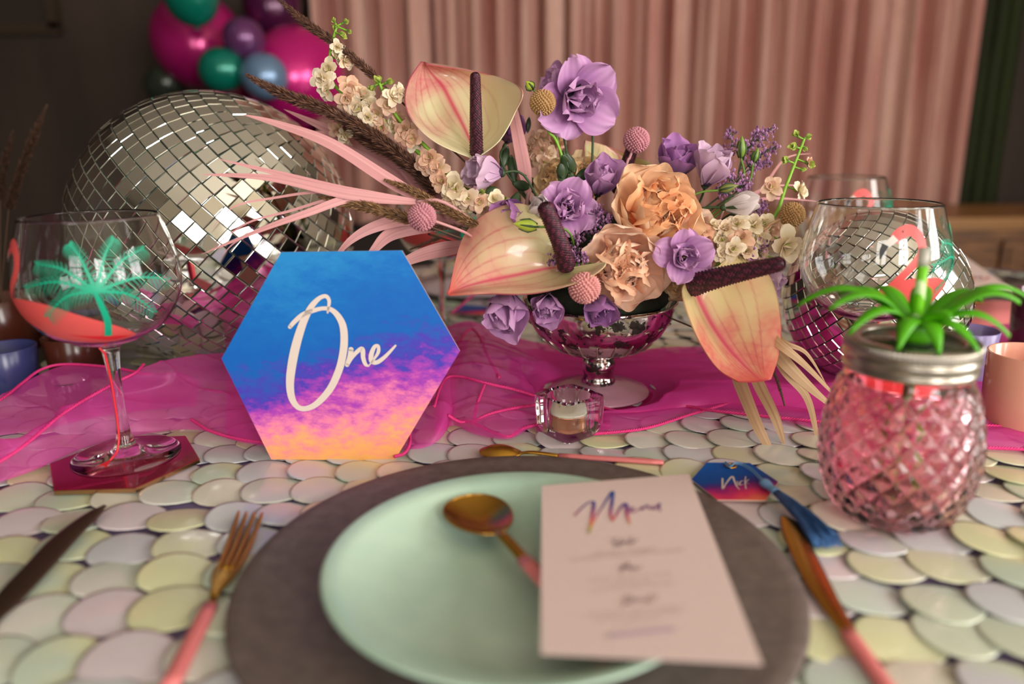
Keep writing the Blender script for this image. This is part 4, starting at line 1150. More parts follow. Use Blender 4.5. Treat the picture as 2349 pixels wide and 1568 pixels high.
def lis_meshes(kind, tone):
    key = (kind, tone)
    if key in LV: return LV[key]
    base = {'p': srgb(112, 52, 132), 'm': srgb(162, 92, 166), 'l': srgb(204, 158, 196), 'w': srgb(214, 202, 196)}[tone][:3]
    tip = {'p': srgb(188, 124, 190), 'm': srgb(214, 160, 208), 'l': srgb(226, 190, 216), 'w': srgb(230, 216, 214)}[tone][:3]
    out = []
    for s in range(4):
        if kind == 'open': a = petal_mb(.90, .46, 40 + 5 * s, 66 + 12 * (s % 2), .34, .15, 10 + s, base, tip, 12, 12, 0, 2.0); b = petal_mb(.80, .42, 36, -4 + 14 * s, .42, .16, 30 + s, base, tip, 12, 12, 0, 2.3)
        elif kind == 'cup': a = petal_mb(1.05, .50, 34, 4 + 16 * (s % 2), .45, .08, 50 + s, base, tip, 10, 10, 0, 2); b = petal_mb(.98, .42, 24, -8, .5, .09, 70 + s, base, tip, 10, 10, 0, 2.4)
        else: a = petal_mb(1.1, .42, 26, -14, .6, .03, 90 + s, base, tip, 10, 10, 0, 1.5); b = petal_mb(1.05, .36, 18, -10, .6, .04, 95 + s, base, tip, 10, 10, 0, 1.5)
        out.append((MB().add(*a[:2], 0, a[2]).mesh('petal', [petal_m]), MB().add(*b[:2], 0, b[2]).mesh('petal', [petal_m])))
    LV[key] = out
    return out
eye_m = mat('dark_flower_throat', srgb(46, 26, 52), .7); yel = mat('yellow_stamen', srgb(206, 190, 70), .6)
sepal_me = MB().add(*petal_mb(.55, .12, 24, 10, .5, 0, 3, srgb(80, 120, 50)[:3], srgb(104, 140, 60)[:3], 4, 5, 1)[:2]).mesh('sepal', [dstem_m])
def lisianthus(px, py, Y, size, D, kind, tone, label, sd=0, stem=True, tgt=None):
    P = atY(px, py, Y); s = size * proj(P)[2] / F * .80
    D = D3(*D).normalized(); rr = random.Random(sd + int(px))
    Pb = P - D * s * .45
    t = thing('lisianthus', label, 'flower', frame(Pb, D, rr.uniform(0, 6), s), 'lisianthus flowers in the silver bowl')
    ms = lis_meshes(kind, tone)
    for i in range(5):
        M = rotz(2 * pi * i / 5 + rr.gauss(0, .1)) @ Matrix.Translation((0, .05, 0)) @ rotz(.30) @ Matrix.Rotation(R(rr.gauss(0, 6)), 4, 'X') @ Matrix.Scale(rr.uniform(.9, 1.08), 4)
        place('petal', ms[i % 4][0], M, t)
    for i in range(5):
        M = rotz(2 * pi * (i + .5) / 5 + rr.gauss(0, .12)) @ Matrix.Translation((0, .03, .02)) @ rotz(.35) @ Matrix.Rotation(R(rr.gauss(0, 7)), 4, 'X') @ Matrix.Scale(rr.uniform(.85, 1.0), 4)
        place('petal', ms[(i + 1) % 4][1], M, t)
    if kind == 'open':
        for i in range(4):
            place('petal', ms[i][1], rotz(2 * pi * i / 4 + .5) @ Matrix.Translation((0, .02, .06)) @ rotz(.5) @ Matrix.Rotation(R(14 + rr.gauss(0, 5)), 4, 'X') @ Matrix.Scale(.68, 4), t)
    if kind != 'bud': 
        MB().ball((0, 0, .10), (.17, .17, .16), 10, 6).build('throat', eye_m, t, local=True)
        MB().tube([(0, 0, .18), (.01, 0, .30)], [.02, .025], 8).build('pistil', yel, t, local=True)
    for i in range(5): place('sepal', sepal_me, rotz(2 * pi * i / 5) @ Matrix.Translation((0, .02, -.05)) @ Matrix.Rotation(R(-12), 4, 'X'), t)
    MB().ball((0, 0, -.02), (.11, .11, .12), 10, 6).build('calyx', dstem_m, t, local=True)
    if stem: stem_to(Pb, D, t, dstem_m, .0013, tgt)
    return t
lisianthus(1112, 392, .765, 118, (-.55, .10, .35), 'cup', 'l', 'pale drooping lisianthus below the tall anthurium', 1)
lisianthus(1336, 228, .80, 152, (.35, -.12, .72), 'open', 'm', 'tallest open purple lisianthus above the bouquet', 2)
lisianthus(1268, 188, .835, 110, (-.7, .35, .2), 'open', 'm', 'half hidden lisianthus at the left of the tallest one', 3)
lisianthus(1304, 476, .735, 112, (.12, .22, .9), 'open', 'm', 'open lisianthus with dark throat at the bouquet centre', 4)
lisianthus(1380, 412, .765, 108, (.12, .75, .55), 'cup', 'm', 'upright lisianthus above and left of the orange rose', 5)
lisianthus(1182, 500, .745, 112, (-.62, .05, .55), 'cup', 'p', 'dark lisianthus beside the pale green bud', 6)
lisianthus(1552, 372, .81, 110, (.1, .75, .4), 'cup', 'p', 'purple lisianthus above the orange rose', 7)
lisianthus(1634, 385, .79, 122, (.15, .75, .45), 'cup', 'l', 'pale lilac lisianthus facing up right of the orange rose', 8)
lisianthus(1696, 470, .775, 92, (.85, .16, .3), 'bud', 'w', 'whitish lilac closed lisianthus bud pointing right', 9)
lisianthus(1575, 590, .69, 102, (.1, .12, .95), 'open', 'm', 'open lisianthus in front of the lower roses', 10)
lisianthus(1160, 708, .70, 138, (-.12, -.52, .7), 'cup', 'm', 'lisianthus hanging lowest at the left of the bowl', 11)
lisianthus(1254, 700, .712, 98, (-.1, -.28, .85), 'cup', 'm', 'lisianthus hanging over the bowl rim, second from left', 12)
lisianthus(1372, 705, .705, 98, (.15, -.35, .8), 'cup', 'p', 'lisianthus tucked under the pink rose at the rim', 13)
lisianthus(1168, 300, .85, 92, (.1, .5, .6), 'cup', 'p', 'dark lisianthus mostly hidden behind the tall anthurium', 14)
lisianthus(1762, 645, .76, 80, (.5, -.3, .5), 'cup', 'l', 'lilac lisianthus behind the right anthurium', 15)
lisianthus(1236, 478, .73, 84, (.1, .45, .6), 'bud', 'w', 'creamy half open bud left of the central lisianthus', 16)

# garden roses
RV = {}
def rose_meshes(tone):
    if tone in RV: return RV[tone]
    b, t_, e_ = {'o': (srgb(255, 148, 88), srgb(255, 196, 144), srgb(255, 218, 178)), 'k': (srgb(255, 156, 112), srgb(255, 206, 170), srgb(255, 220, 194)), 'c': (srgb(236, 172, 108), srgb(240, 200, 144), srgb(242, 212, 166))}[tone]
    b, t_, e_ = b[:3], t_[:3], e_[:3]; d = {}
    d['out'] = [MB().add(*(lambda a: (a[0], a[1], 0, a[2]))(petal_mb(.98, .54, 72, -8 + 12 * (s % 3), .42, .09, 200 + s, t_, e_, 12, 12, 2, 1.8))).mesh('petal', [petal_m]) for s in range(5)]
    d['mid'] = [MB().add(*(lambda a: (a[0], a[1], 0, a[2]))(petal_mb(.85, .42, 60, -18, .5, .06, 220 + s, b, e_, 10, 10, 2, 2.6))).mesh('petal', [petal_m]) for s in range(5)]
    d['in'] = [MB().add(*(lambda a: (a[0], a[1], 0, a[2]))(petal_mb(.58, .24, 24, -30, .5, .07, 240 + s, b, t_, 8, 9, 2, 3))).mesh('petal', [petal_m]) for s in range(6)]
    RV[tone] = d
    return d
def rose(px, py, Y, size, D, tone, label, sd):
    P = atY(px, py, Y); s = size * proj(P)[2] / F * .66
    D = D3(*D).normalized(); rr = random.Random(sd)
    Pb = P - D * s * .5
    t = thing('garden_rose', label, 'flower', frame(Pb, D, rr.uniform(0, 6), s), 'garden roses in the silver bowl')
    m = rose_meshes(tone)
    for i in range(9):
        M = rotz(2 * pi * i / 9 * 1.02 + rr.gauss(0, .08)) @ Matrix.Translation((0, .10 + .02 * (i % 2), 0)) @ rotz(.18) @ Matrix.Rotation(R(rr.gauss(-4 - 8 * (i % 2), 5)), 4, 'X') @ Matrix.Scale(rr.uniform(.92, 1.05), 4)
        place('petal', m['out'][i % 5], M, t)
    for ring in range(3):
        n = 9 - ring
        for i in range(n):
            M = rotz(2 * pi * (i + .37 * ring) / n + rr.gauss(0, .14)) @ Matrix.Translation((0, .06 - .02 * ring, .06 + .02 * ring)) @ rotz(.25 + rr.gauss(0, .2)) @ Matrix.Rotation(R(10 * ring + rr.gauss(0, 6)), 4, 'X') @ Matrix.Scale((1.0 - .12 * ring) * rr.uniform(.92, 1.05), 4)
            place('petal', m['mid'][rr.randrange(5)], M, t)
    # quartered, folded inner petals
    for qd in range(5):
        qa = 2 * pi * qd / 5 + rr.gauss(0, .2); cxq, cyq = .34 * math.cos(qa), .34 * math.sin(qa)
        for i in range(7):
            r_ = .05 + .045 * i
            M = Matrix.Translation((cxq * (1 - .1 * i), cyq * (1 - .1 * i), .18)) @ rotz(qa + pi / 2 + (i % 2 - .5) * 1.5 + rr.gauss(0, .5)) @ Matrix.Translation((0, r_ * .6, 0)) @ Matrix.Rotation(R(rr.gauss(0, 12)), 4, 'X') @ Matrix.Scale(rr.uniform(1.0, 1.35), 4)
            place('petal', m['in'][rr.randrange(6)], M, t)
    for i in range(5):
        M = rotz(2 * pi * i / 5) @ Matrix.Translation((0, .05, .16)) @ Matrix.Scale(.8, 4)
        place('petal', m['in'][i], M, t)
    MB().ball((0, 0, .05), (.34, .34, .20), 14, 8).build('heart', mat('rose_heart_' + tone, {'o': srgb(220, 104, 50), 'k': srgb(226, 110, 78), 'c': srgb(208, 140, 84)}[tone], .6), t, local=True)
    MB().ball((0, 0, -.04), (.16, .16, .14), 10, 6).build('calyx', stem_m, t, local=True)
    stem_to(Pb, D, t, stem_m, .002)
rose(1508, 480, .742, 212, (.22, .34, .85), 'o', 'large orange garden rose at the centre right of the bouquet', 301)
rose(1430, 612, .705, 198, (-.06, -.02, 1), 'k', 'large pink-peach garden rose low at the centre', 302)
rose(1590, 552, .765, 150, (.45, .1, .7), 'k', 'peach garden rose behind the open lisianthus', 303)
rose(1278, 412, .805, 110, (-.3, .35, .8), 'c', 'pale apricot garden rose behind the central lisianthus', 304)
rose(1345, 400, .84, 100, (.2, .4, .7), 'c', 'pale apricot garden rose behind the dark green leaves', 305)
rose(1562, 652, .735, 84, (.1, -.5, .7), 'c', 'small apricot garden rose under the open lisianthus', 306)

# anthuriums
ant_m = mat('anthurium_spathe', (1, 1, 1, 1), .28, Coat_Weight=.3); colattr(ant_m); translucent(ant_m, .18)
def sstep(a, b, x):
    t = min(1, max(0, (x - a) / (b - a))); return t * t * (3 - 2 * t)
def acol(pk, cream_c, pink_c, edge_c, tipred=.0, veinw=.03, whole=0.0, bias=0.0):
    cream_c, pink_c, edge_c = cream_c[:3], pink_c[:3], edge_c[:3]
    red = srgb(206, 24, 84)[:3]; vr = srgb(196, 76, 92)[:3]
    def f(u, v):
        s = u * 2 - 1
        n = noise.noise(Vector((u * 5, v * 5, pk))) * .5 + .5; n2 = noise.noise(Vector((u * 18, v * 30, pk + 3))) * .5 + .5
        c = cream_c
        k = sstep(.10, .80, v * .95 + (n - .5) * .8 + whole - s * bias)
        k *= (.55 + .45 * n2)
        c = gmix(c, pink_c, min(1, k))
        # side veins fan from the base towards the tip
        a = abs(s) - .85 * math.sin(pi * min(1, v * 1.0)) * 0
        for q_ in (.16, .34, .54, .74):
            d = abs(abs(s) - q_ * (1 - .55 * v ** 2.0) * min(1, .35 + v * 2.2))
            c = gmix(c, vr, .8 * math.exp(-(d / .014) ** 2) * (.30 + .70 * k))
        for q_ in range(1, 9):
            d = abs(v - (q_ / 10 + .22 * abs(s)) + .02 * math.sin(s * 9))
            c = gmix(c, vr, .34 * math.exp(-(d / .006) ** 2) * k)
        mid = math.exp(-(s / (veinw * (1.6 - v))) ** 2)
        c = gmix(c, red, .92 * mid)
        glow = math.exp(-(s / (.16)) ** 2) * (1 - .3 * v)
        c = gmix(c, srgb(232, 120, 140)[:3], .35 * glow)
        e = max(sstep(.955, 1, abs(s)), sstep(.97, 1, v))
        c = gmix(c, edge_c, .85 * e * sstep(.25, .7, v))
        if tipred: c = gmix(c, srgb(214, 70, 66)[:3], tipred * sstep(.78, 1, v))
        return c
    return f
def anthurium(label, rows, spad, cf, base, r0, r1, nm=96):
    t = thing('anthurium', label, 'flower', base, 'anthuriums in the bouquet')
    f = patch([[atY(*p) for p in r] for r in rows])
    o = MB().grid(f, nm, nm, 0, cf).build('spathe', ant_m, t)
    md = o.modifiers.new('s', 'SOLIDIFY'); md.thickness = .0010; md.offset = 0; o.modifiers.new('e', 'EDGE_SPLIT').split_angle = R(60)
    P = cat([atY(*p) for p in spad], 60)
    def sp_r(k): 
        q_ = k / 60
        return (r0 + (r1 - r0) * q_) * math.sqrt(max(0.02, 1 - max(0, (q_ - .93) / .07) ** 2)) 
    mb = MB().tube(P, [sp_r(k) for k in range(61)], 24)
    for k in range(2, 60):
        tt = (P[min(k + 1, 60)] - P[k - 1]).normalized(); x = tt.orthogonal().normalized(); y_ = tt.cross(x)
        for i in range(13):
            an = 2 * pi * (i + (k % 2) * .5) / 13; nrm = x * math.cos(an) + y_ * math.sin(an)
            c = P[k] + nrm * sp_r(k); w_ = r0 * .20; side = tt.cross(nrm)
            mb.add([c + tt * w_, c + side * w_, c - tt * w_, c - side * w_, c + nrm * w_ * .75], [(0, 1, 4), (1, 2, 4), (2, 3, 4), (3, 0, 4)], 1 if (i * 7 + k * 3) % 5 < 2 else 0)
    mb.build('spadix', [mat('dark_maroon_spadix', srgb(52, 16, 30), .5), mat('maroon_spadix_dot', srgb(92, 30, 52), .5)], t)
    return t, f
t, f = anthurium('tall cream and pink anthurium standing at the top left', [
    [(1080, 362, .775), (1083, 358, .785), (1090, 352, .795), (1098, 354, .785), (1104, 356, .78)],
    [(1000, 326, .755), (1030, 318, .80), (1066, 296, .835), (1120, 318, .81), (1146, 322, .775)],
    [(948, 278, .750), (985, 280, .80), (1040, 246, .855), (1120, 268, .84), (1180, 262, .775)],
    [(929, 232, .760), (962, 232, .81), (1016, 200, .865), (1100, 205, .86), (1196, 204, .775)],
    [(938, 185, .79), (955, 180, .825), (992, 172, .865), (1050, 160, .87), (1118, 170, .84)],
    [(966, 141, .83), (968, 141, .84), (970, 142, .85), (974, 143, .85), (978, 147, .84)]],
    [(1093, 352, .785), (1092, 290, .77), (1091, 225, .76), (1090, 168, .75)], acol(1, srgb(238, 234, 190), srgb(226, 128, 138), srgb(176, 30, 84), 0, .040, -.16, .30), atY(1090, 350, .79), .0064, .0040)
stem_to(atY(1090, 352, .795), D3(0, 1, 0), t, stem_m, .0026)
t, f = anthurium('low cream and pink anthurium spread to the left with torn brown patch', [
    [(1292, 612, .70), (1290, 612, .705), (1288, 614, .71), (1290, 616, .705), (1294, 618, .70)],
    [(1275, 520, .72), (1268, 560, .715), (1255, 616, .715), (1330, 628, .69), (1388, 602, .675)],
    [(1200, 468, .735), (1190, 545, .715), (1190, 630, .705), (1260, 655, .675), (1345, 640, .665)],
    [(1120, 486, .74), (1115, 560, .71), (1130, 642, .69), (1170, 664, .665), (1230, 672, .655)],
    [(1062, 545, .73), (1062, 600, .70), (1075, 656, .675), (1095, 668, .655), (1120, 674, .65)],
    [(1028, 672, .66), (1027, 673, .66), (1027, 674, .66), (1029, 676, .66), (1032, 678, .66)]],
    [(1300, 612, .70), (1288, 565, .685), (1268, 515, .675), (1248, 470, .665)], acol(4, srgb(214, 204, 154), srgb(226, 140, 134), srgb(150, 24, 66), .75, .035, -.02), atY(1290, 612, .70), .0078, .0062)
stem_to(atY(1292, 612, .71), D3(-1, 0, .2), t, stem_m, .0026)
t, f = anthurium('cream and red anthurium hanging at the right below the roses', [
    [(1576, 640, .705), (1580, 645, .712), (1588, 655, .715), (1600, 652, .712), (1612, 645, .71)],
    [(1565, 668, .675), (1588, 678, .70), (1604, 690, .715), (1660, 620, .745), (1700, 578, .765)],
    [(1578, 722, .655), (1606, 728, .685), (1632, 744, .705), (1700, 680, .725), (1764, 632, .745)],
    [(1606, 788, .645), (1636, 788, .67), (1668, 796, .69), (1730, 750, .705), (1790, 720, .715)],
    [(1646, 846, .640), (1676, 842, .658), (1706, 838, .672), (1750, 816, .682), (1788, 806, .69)],
    [(1694, 876, .638), (1722, 876, .645), (1745, 874, .65), (1760, 872, .655), (1768, 870, .66)]],
    [(1585, 655, .70), (1650, 636, .675), (1720, 620, .655), (1797, 603, .635)], acol(9, srgb(228, 208, 150), srgb(226, 96, 100), srgb(150, 24, 66), .6, .055, -.06), atY(1588, 655, .71), .0100, .0050)
stem_to(atY(1585, 650, .715), D3(1, -.2, .2), t, stem_m, .0028)
t, f = anthurium('cream anthurium at the back between the lisianthus and the orange rose', [
    [(1420, 440, .86), (1425, 445, .865), (1430, 450, .87), (1440, 448, .865), (1450, 445, .86)],
    [(1352, 400, .85), (1385, 400, .87), (1425, 400, .88), (1480, 420, .87), (1520, 430, .86)],
    [(1340, 345, .85), (1375, 355, .88), (1420, 360, .89), (1470, 380, .88), (1508, 395, .86)],
    [(1342, 322, .86), (1368, 328, .885), (1400, 338, .89), (1450, 356, .88), (1490, 370, .87)]],
    [(1418, 440, .84), (1430, 400, .83), (1442, 365, .825), (1452, 335, .82)], acol(13, srgb(222, 218, 160), srgb(224, 176, 156), srgb(176, 60, 96), 0, .03, -.3), atY(1425, 440, .86), .0070, .0055)
stem_to(atY(1425, 445, .865), D3(0, 1, 0), t, stem_m, .0026)

# billy buttons
def billy(px, py, Y, rpx, m, label, sm, tgt=None, bend=None):
    P = atY(px, py, Y); r = rpx * proj(P)[2] / F
    t = thing('billy_button', label, 'flower', P, 'billy buttons in the bouquet')
    mb = MB().ball(P, r * .86, 20, 14); n = 250
    for i in range(n):
        z = max(-.999, min(.999, 1 - 2 * (i + .5) / n + .014 * math.sin(i * 7.7))); a = i * 2.399963 + .10 * math.sin(i * 3.3); q_ = math.sqrt(1 - z * z)
        nr2 = Vector((q_ * math.cos(a), q_ * math.sin(a), z)); x = nr2.orthogonal().normalized(); y_ = nr2.cross(x)
        w_ = r * .100; c = P + nr2 * r * .86
        ring = [c + (x * math.cos(k * pi / 2.5) + y_ * math.sin(k * pi / 2.5)) * w_ for k in range(5)]
        ring2 = [c + nr2 * r * .15 + (x * math.cos(k * pi / 2.5) + y_ * math.sin(k * pi / 2.5)) * w_ * .75 for k in range(5)]
        fs = [(k, (k + 1) % 5, 5 + (k + 1) % 5, 5 + k) for k in range(5)] + [(5 + k, 5 + (k + 1) % 5, 10) for k in range(5)]
        mb.add(ring + ring2 + [c + nr2 * r * .21], fs)
    mb.build('head', m, t)
    pts = [P] + ([atY(*b) for b in bend] if bend else []) + [Vector(tgt) if tgt else HUB]
    MB().tube(cat(pts, 20), .0014, 8).build('stem', sm, t)
bpk = mat('dusty_pink_button', srgb(196, 132, 142), .6); btn = mat('tan_button', srgb(178, 138, 88), .6); bpk2 = mat('pink_button_front', srgb(214, 146, 142), .6)
pkst = mat('pink_dyed_stem', srgb(196, 142, 142), .55); tnst = mat('tan_stem', srgb(190, 150, 110), .6); gst = mat('bright_green_stem', srgb(128, 176, 46), .5)
billy(968, 497, .695, 32, bpk, 'dusty pink billy button at the left above the sign', pkst, None, [(1060, 530, .71), (1120, 560, .74)])
billy(1245, 235, .79, 29, btn, 'tan billy button high beside the tallest lisianthus', gst, None, [(1258, 300, .80), (1288, 355, .80)])
billy(1460, 321, .80, 29, bpk, 'dusty pink billy button high above the orange rose', pkst, None, [(1445, 360, .80), (1432, 400, .80)])
billy(1817, 492, .765, 28, btn, 'tan billy button at the far right of the bouquet', tnst, None, [(1770, 512, .765), (1715, 542, .77)])
billy(1341, 660, .672, 36, bpk2, 'dusty pink billy button low in front of the pink rose', pkst, None, [(1350, 640, .70)])

# stock (matthiola) stems with florets
def floret_mb(sd, n, cb, ct, bud=False):
    rr = random.Random(sd); mb = MB()
    for i in range(n):
        a = petal_mb(rr.uniform(.8, 1.05) * (1 - .16 * (i % 3)), .36, 44 - 10 * (i % 3) if not bud else 12, 92 - 42 * (i % 3) if not bud else -8, .42, .05, sd * 9 + i, cb, ct, 5, 5, 0, 2)
        M = rotz(2 * pi * i / n * 1.0 + (i % 2) * .4 + rr.gauss(0, .15)) @ Matrix.Rotation(R(rr.gauss(0, 14)), 4, 'X')
        mb.add([M @ Vector(p) for p in a[0]], a[1], 0, a[2])
    mb.ball((0, 0, .14), (.10, .10, .14), 8, 5, 1)
    mb.ball((0, 0, -.08), (.16, .16, .22), 8, 5, 1)
    return mb
cg = srgb(244, 226, 178)[:3]
flo_m = [floret_mb(k, 12 + k % 3, cg, srgb(*c)[:3]).mesh('floret', [petal_m, lime_b]) for k, c in enumerate(((255, 238, 212), (255, 228, 202), (252, 208, 182), (255, 238, 206), (244, 190, 162)))]
bud_m = [floret_mb(20 + k, 5, srgb(120, 150, 40)[:3], srgb(190, 204, 90)[:3], True).mesh('floret', [petal_m, stem_m]) for k in range(2)]
def stock(label, stem_pts, flo, r0=.0022, ext=True):
    """stem_pts px,py,Y; flo list of (px,py,Y,size px,kind)"""
    S = [atY(*p) for p in stem_pts]
    t = thing('stock_flower', label, 'flower', S[-1], 'stock stems in the bouquet')
    pts = S + ([HUB] if ext else [])
    P = cat(pts, 60)
    MB().tube(P, [r0 * (.6 + .6 * k / 60) for k in range(61)], 10).build('stem', gst, t)
    rr = random.Random(int(stem_pts[0][0]))
    for i, (px, py, Y, sz, kd) in enumerate(flo):
        C = atY(px, py, Y); near = min(P, key=lambda q_: (q_ - C).length)
        s = sz * proj(C)[2] / F * .66
        D = (C - near); D = D.normalized() if D.length > .002 else Vector((0, -1, .2))
        D = (D * (1.0 if kd != 'g' else 1.6) + Vector((rr.gauss(0, .25), -.8 if kd != 'g' else -.1, rr.gauss(.1, .25)))).normalized()
        M = frame(C - D * s * .3, D, rr.uniform(0, 6), s)
        me = bud_m[i % 2] if kd == 'g' else flo_m[(i + kd) % 5]
        place('floret', me, MW[t.name].inverted() @ M, t)
        MB().tube(cat([C - D * s * .3, C.lerp(near, .4) - D * s * .4, near], 6), .0009, 6).build('pedicel', gst, t)
rr = random.Random(77)
stock('long stock stem reaching the top left with green tip buds', [(772, 60, .80), (757, 125, .80), (758, 180, .80), (800, 225, .795), (880, 275, .79), (960, 350, .785), (1040, 420, .78), (1130, 470, .775)], [
    (768, 62, .80, 30, 'g'), (792, 50, .80, 28, 'g'), (784, 80, .795, 30, 'g'), (800, 72, .80, 24, 'g'), (766, 48, .80, 22, 'g'), (776, 108, .795, 34, 0), (795, 140, .80, 44, 0), (738, 180, .79, 52, 3), (752, 160, .795, 50, 0), (745, 205, .79, 46, 1), (775, 130, .80, 36, 3),
    (806, 205, .79, 62, 3), (796, 228, .785, 54, 0), (830, 215, .79, 54, 0), (818, 250, .785, 50, 1), (845, 240, .785, 46, 3), (860, 262, .78, 50, 1), (872, 292, .78, 46, 2), (790, 315, .80, 44, 0), (775, 300, .81, 40, 3), (845, 268, .775, 40, 0),
    (905, 290, .785, 44, 2), (925, 300, .78, 44, 1), (940, 320, .78, 48, 2), (918, 275, .78, 38, 0)])
stock('stock stem with peach florets between grass plumes and tall anthurium', [(870, 190, .775), (890, 235, .775), (925, 285, .775), (985, 345, .775), (1030, 400, .77), (1080, 450, .765)], [
    (868, 185, .775, 34, 'g'), (892, 188, .775, 34, 'g'), (855, 200, .775, 30, 'g'), (882, 208, .77, 28, 'g'), (905, 218, .77, 52, 1), (920, 210, .775, 40, 0), (890, 240, .77, 44, 1), (928, 300, .77, 54, 2), (945, 318, .765, 46, 1), (985, 362, .76, 50, 0), (972, 380, .765, 46, 2), (1000, 385, .76, 50, 1),
    (1010, 415, .755, 48, 2), (1040, 430, .75, 74, 0), (1070, 455, .75, 56, 2), (1030, 462, .755, 54, 1), (1060, 480, .76, 46, 2), (1100, 462, .75, 44, 0), (1135, 455, .75, 44, 0), (1118, 485, .76, 44, 3), (1160, 460, .76, 34, 'g'), (1105, 440, .75, 30, 'g')])
stock('green budding stock stem rising at the right of the bouquet', [(1845, 318, .79), (1825, 370, .79), (1802, 430, .785), (1780, 490, .78), (1735, 545, .775), (1660, 600, .77)], [
    (1826, 308, .79, 30, 'g'), (1853, 314, .79, 30, 'g'), (1822, 336, .785, 34, 'g'), (1846, 340, .79, 24, 'g'), (1802, 368, .785, 36, 'g'), (1858, 376, .79, 38, 'g'), (1840, 388, .79, 22, 'g'), (1770, 428, .78, 48, 0), (1840, 437, .785, 50, 0), (1856, 372, .79, 30, 0),
    (1690, 510, .765, 50, 0), (1665, 522, .765, 48, 0), (1655, 548, .76, 46, 1), (1700, 545, .755, 52, 1), (1683, 572, .745, 50, 1), (1660, 580, .75, 42, 0), (1728, 515, .765, 52, 2), (1755, 510, .77, 50, 1), (1748, 545, .765, 50, 0), (1772, 530, .77, 46, 0), (1715, 575, .755, 44, 1), (1640, 515, .77, 40, 2), (1810, 568, .75, 86, 1), (1790, 600, .76, 56, 2), (1745, 580, .765, 44, 2)])
stock('short stock stem half hidden behind the green stems', [(1245, 320, .85), (1248, 350, .85), (1250, 390, .84), (1260, 430, .83)], [
    (1225, 320, .85, 40, 2), (1245, 312, .85, 40, 1), (1268, 322, .85, 40, 2), (1240, 345, .845, 46, 1), (1262, 350, .845, 44, 2), (1228, 360, .845, 40, 2), (1250, 372, .84, 44, 1), (1285, 330, .85, 38, 2), (1215, 340, .85, 34, 1)])

# palm blades
def blade(t, pts, wpx, m, n=30, tipf=1.0, fold=.04):
    P = [atY(*p) for p in pts]; C = cat(P, n)
    def fn(u, v):
        i = v * n; k = min(int(i), n - 1); c = C[k].lerp(C[k + 1], i - k)
        d = (C[min(k + 1, n)] - C[max(k - 1, 0)]).normalized()
        vw = (c - Vector((0, 0, HC))).normalized(); s = d.cross(vw).normalized()
        wv_ = wpx * proj(c)[2] / F * .5 * (min(1, .45 + v * 2.2)) * (1 - v ** 2.2 * tipf) * .95 if v < 1 else 0
        q_ = u * 2 - 1
        nn_ = s.cross(d).normalized()
        return c + s * wv_ * q_ + nn_ * abs(q_) * wv_ * fold
    b0, b1 = BC[m.name]; sd_ = pts[0][0] * .37
    cf = lambda u, v: gmix(b0, b1, min(1, max(0, .72 + .55 * noise.noise(Vector((u * 9, v * .8, sd_))) - .5 * math.exp(-((u - .5) / .05) ** 2))))
    o = MB().grid(fn, 16, n, 0, cf).build('blade', m, t)
    md = o.modifiers.new('s', 'SOLIDIFY'); md.thickness = .0006; md.offset = 0; o.modifiers.new('e', 'EDGE_SPLIT').split_angle = R(50)
palm_pk = mat('dusty_pink_palm', srgb(214, 150, 150), .5); colattr(palm_pk); translucent(palm_pk, .15)
BC = {'dusty_pink_palm': (srgb(190, 124, 128)[:3], srgb(222, 158, 156)[:3]), 'cream_palm': (srgb(200, 156, 114)[:3], srgb(232, 202, 160)[:3])}
palm_cr = mat('cream_palm', srgb(222, 186, 142), .5); colattr(palm_cr); translucent(palm_cr, .15)
pl1 = thing('palm_leaf', 'pink dyed fan palm leaf with blades spread over the mirror ball', 'dried leaf', atY(955, 462, .735), 'dried palm leaves in the bouquet')
for pts, wd in [
    ([(1010, 480, .755), (900, 418, .74), (760, 330, .725), (640, 285, .72), (556, 262, .715)], 34),
    ([(955, 462, .735), (800, 438, .72), (640, 398, .71), (498, 364, .70)], 22),
    ([(955, 463, .735), (800, 446, .715), (620, 408, .70), (458, 400, .69)], 27),
    ([(955, 464, .735), (760, 440, .72), (620, 455, .71), (535, 475, .70), (486, 524, .70)], 7),
    ([(955, 462, .735), (820, 452, .72), (700, 490, .70), (590, 530, .69), (460, 584, .685)], 22),
    ([(955, 463, .735), (800, 450, .725), (660, 485, .71), (560, 515, .70), (468, 586, .70)], 8),
    ([(700, 492, .702), (600, 525, .695), (540, 555, .69), (508, 588, .69)], 6)]: blade(pl1, pts, wd, palm_pk)
stem_to(atY(955, 462, .735), D3(-1, .1, 0), pl1, pkst, .0018)
pl2 = thing('palm_leaf', 'pink dyed palm leaf with broad curved blades behind the sign', 'dried leaf', atY(1060, 520, .78), 'dried palm leaves in the bouquet')
for pts, wd in [
    ([(1050, 500, .80), (930, 400, .83), (800, 320, .84), (650, 250, .84)], 46),
    ([(1060, 500, .80), (960, 430, .82), (880, 370, .83), (790, 325, .83), (720, 300, .83)], 56),
    ([(1060, 505, .79), (950, 500, .76), (860, 520, .745), (800, 555, .735), (755, 610, .73)], 34),
    ([(1070, 510, .79), (980, 515, .77), (900, 535, .755), (860, 570, .745), (830, 610, .74)], 42),
    ([(1090, 560, .78), (1000, 575, .76), (930, 600, .745), (870, 640, .74)], 38),
    ([(1080, 470, .80), (990, 440, .80), (940, 400, .81), (880, 340, .82)], 50)]: blade(pl2, pts, wd, palm_pk)
stem_to(atY(1060, 512, .79), D3(-1, .1, 0), pl2, pkst, .0024)
pl3 = thing('palm_leaf', 'single upright pink palm blade right of the tall anthurium', 'dried leaf', atY(1212, 430, .80), 'dried palm leaves in the bouquet')
blade(pl3, [(1212, 440, .81), (1200, 370, .81), (1188, 310, .81), (1176, 250, .81)], 34, palm_pk, tipf=.3)
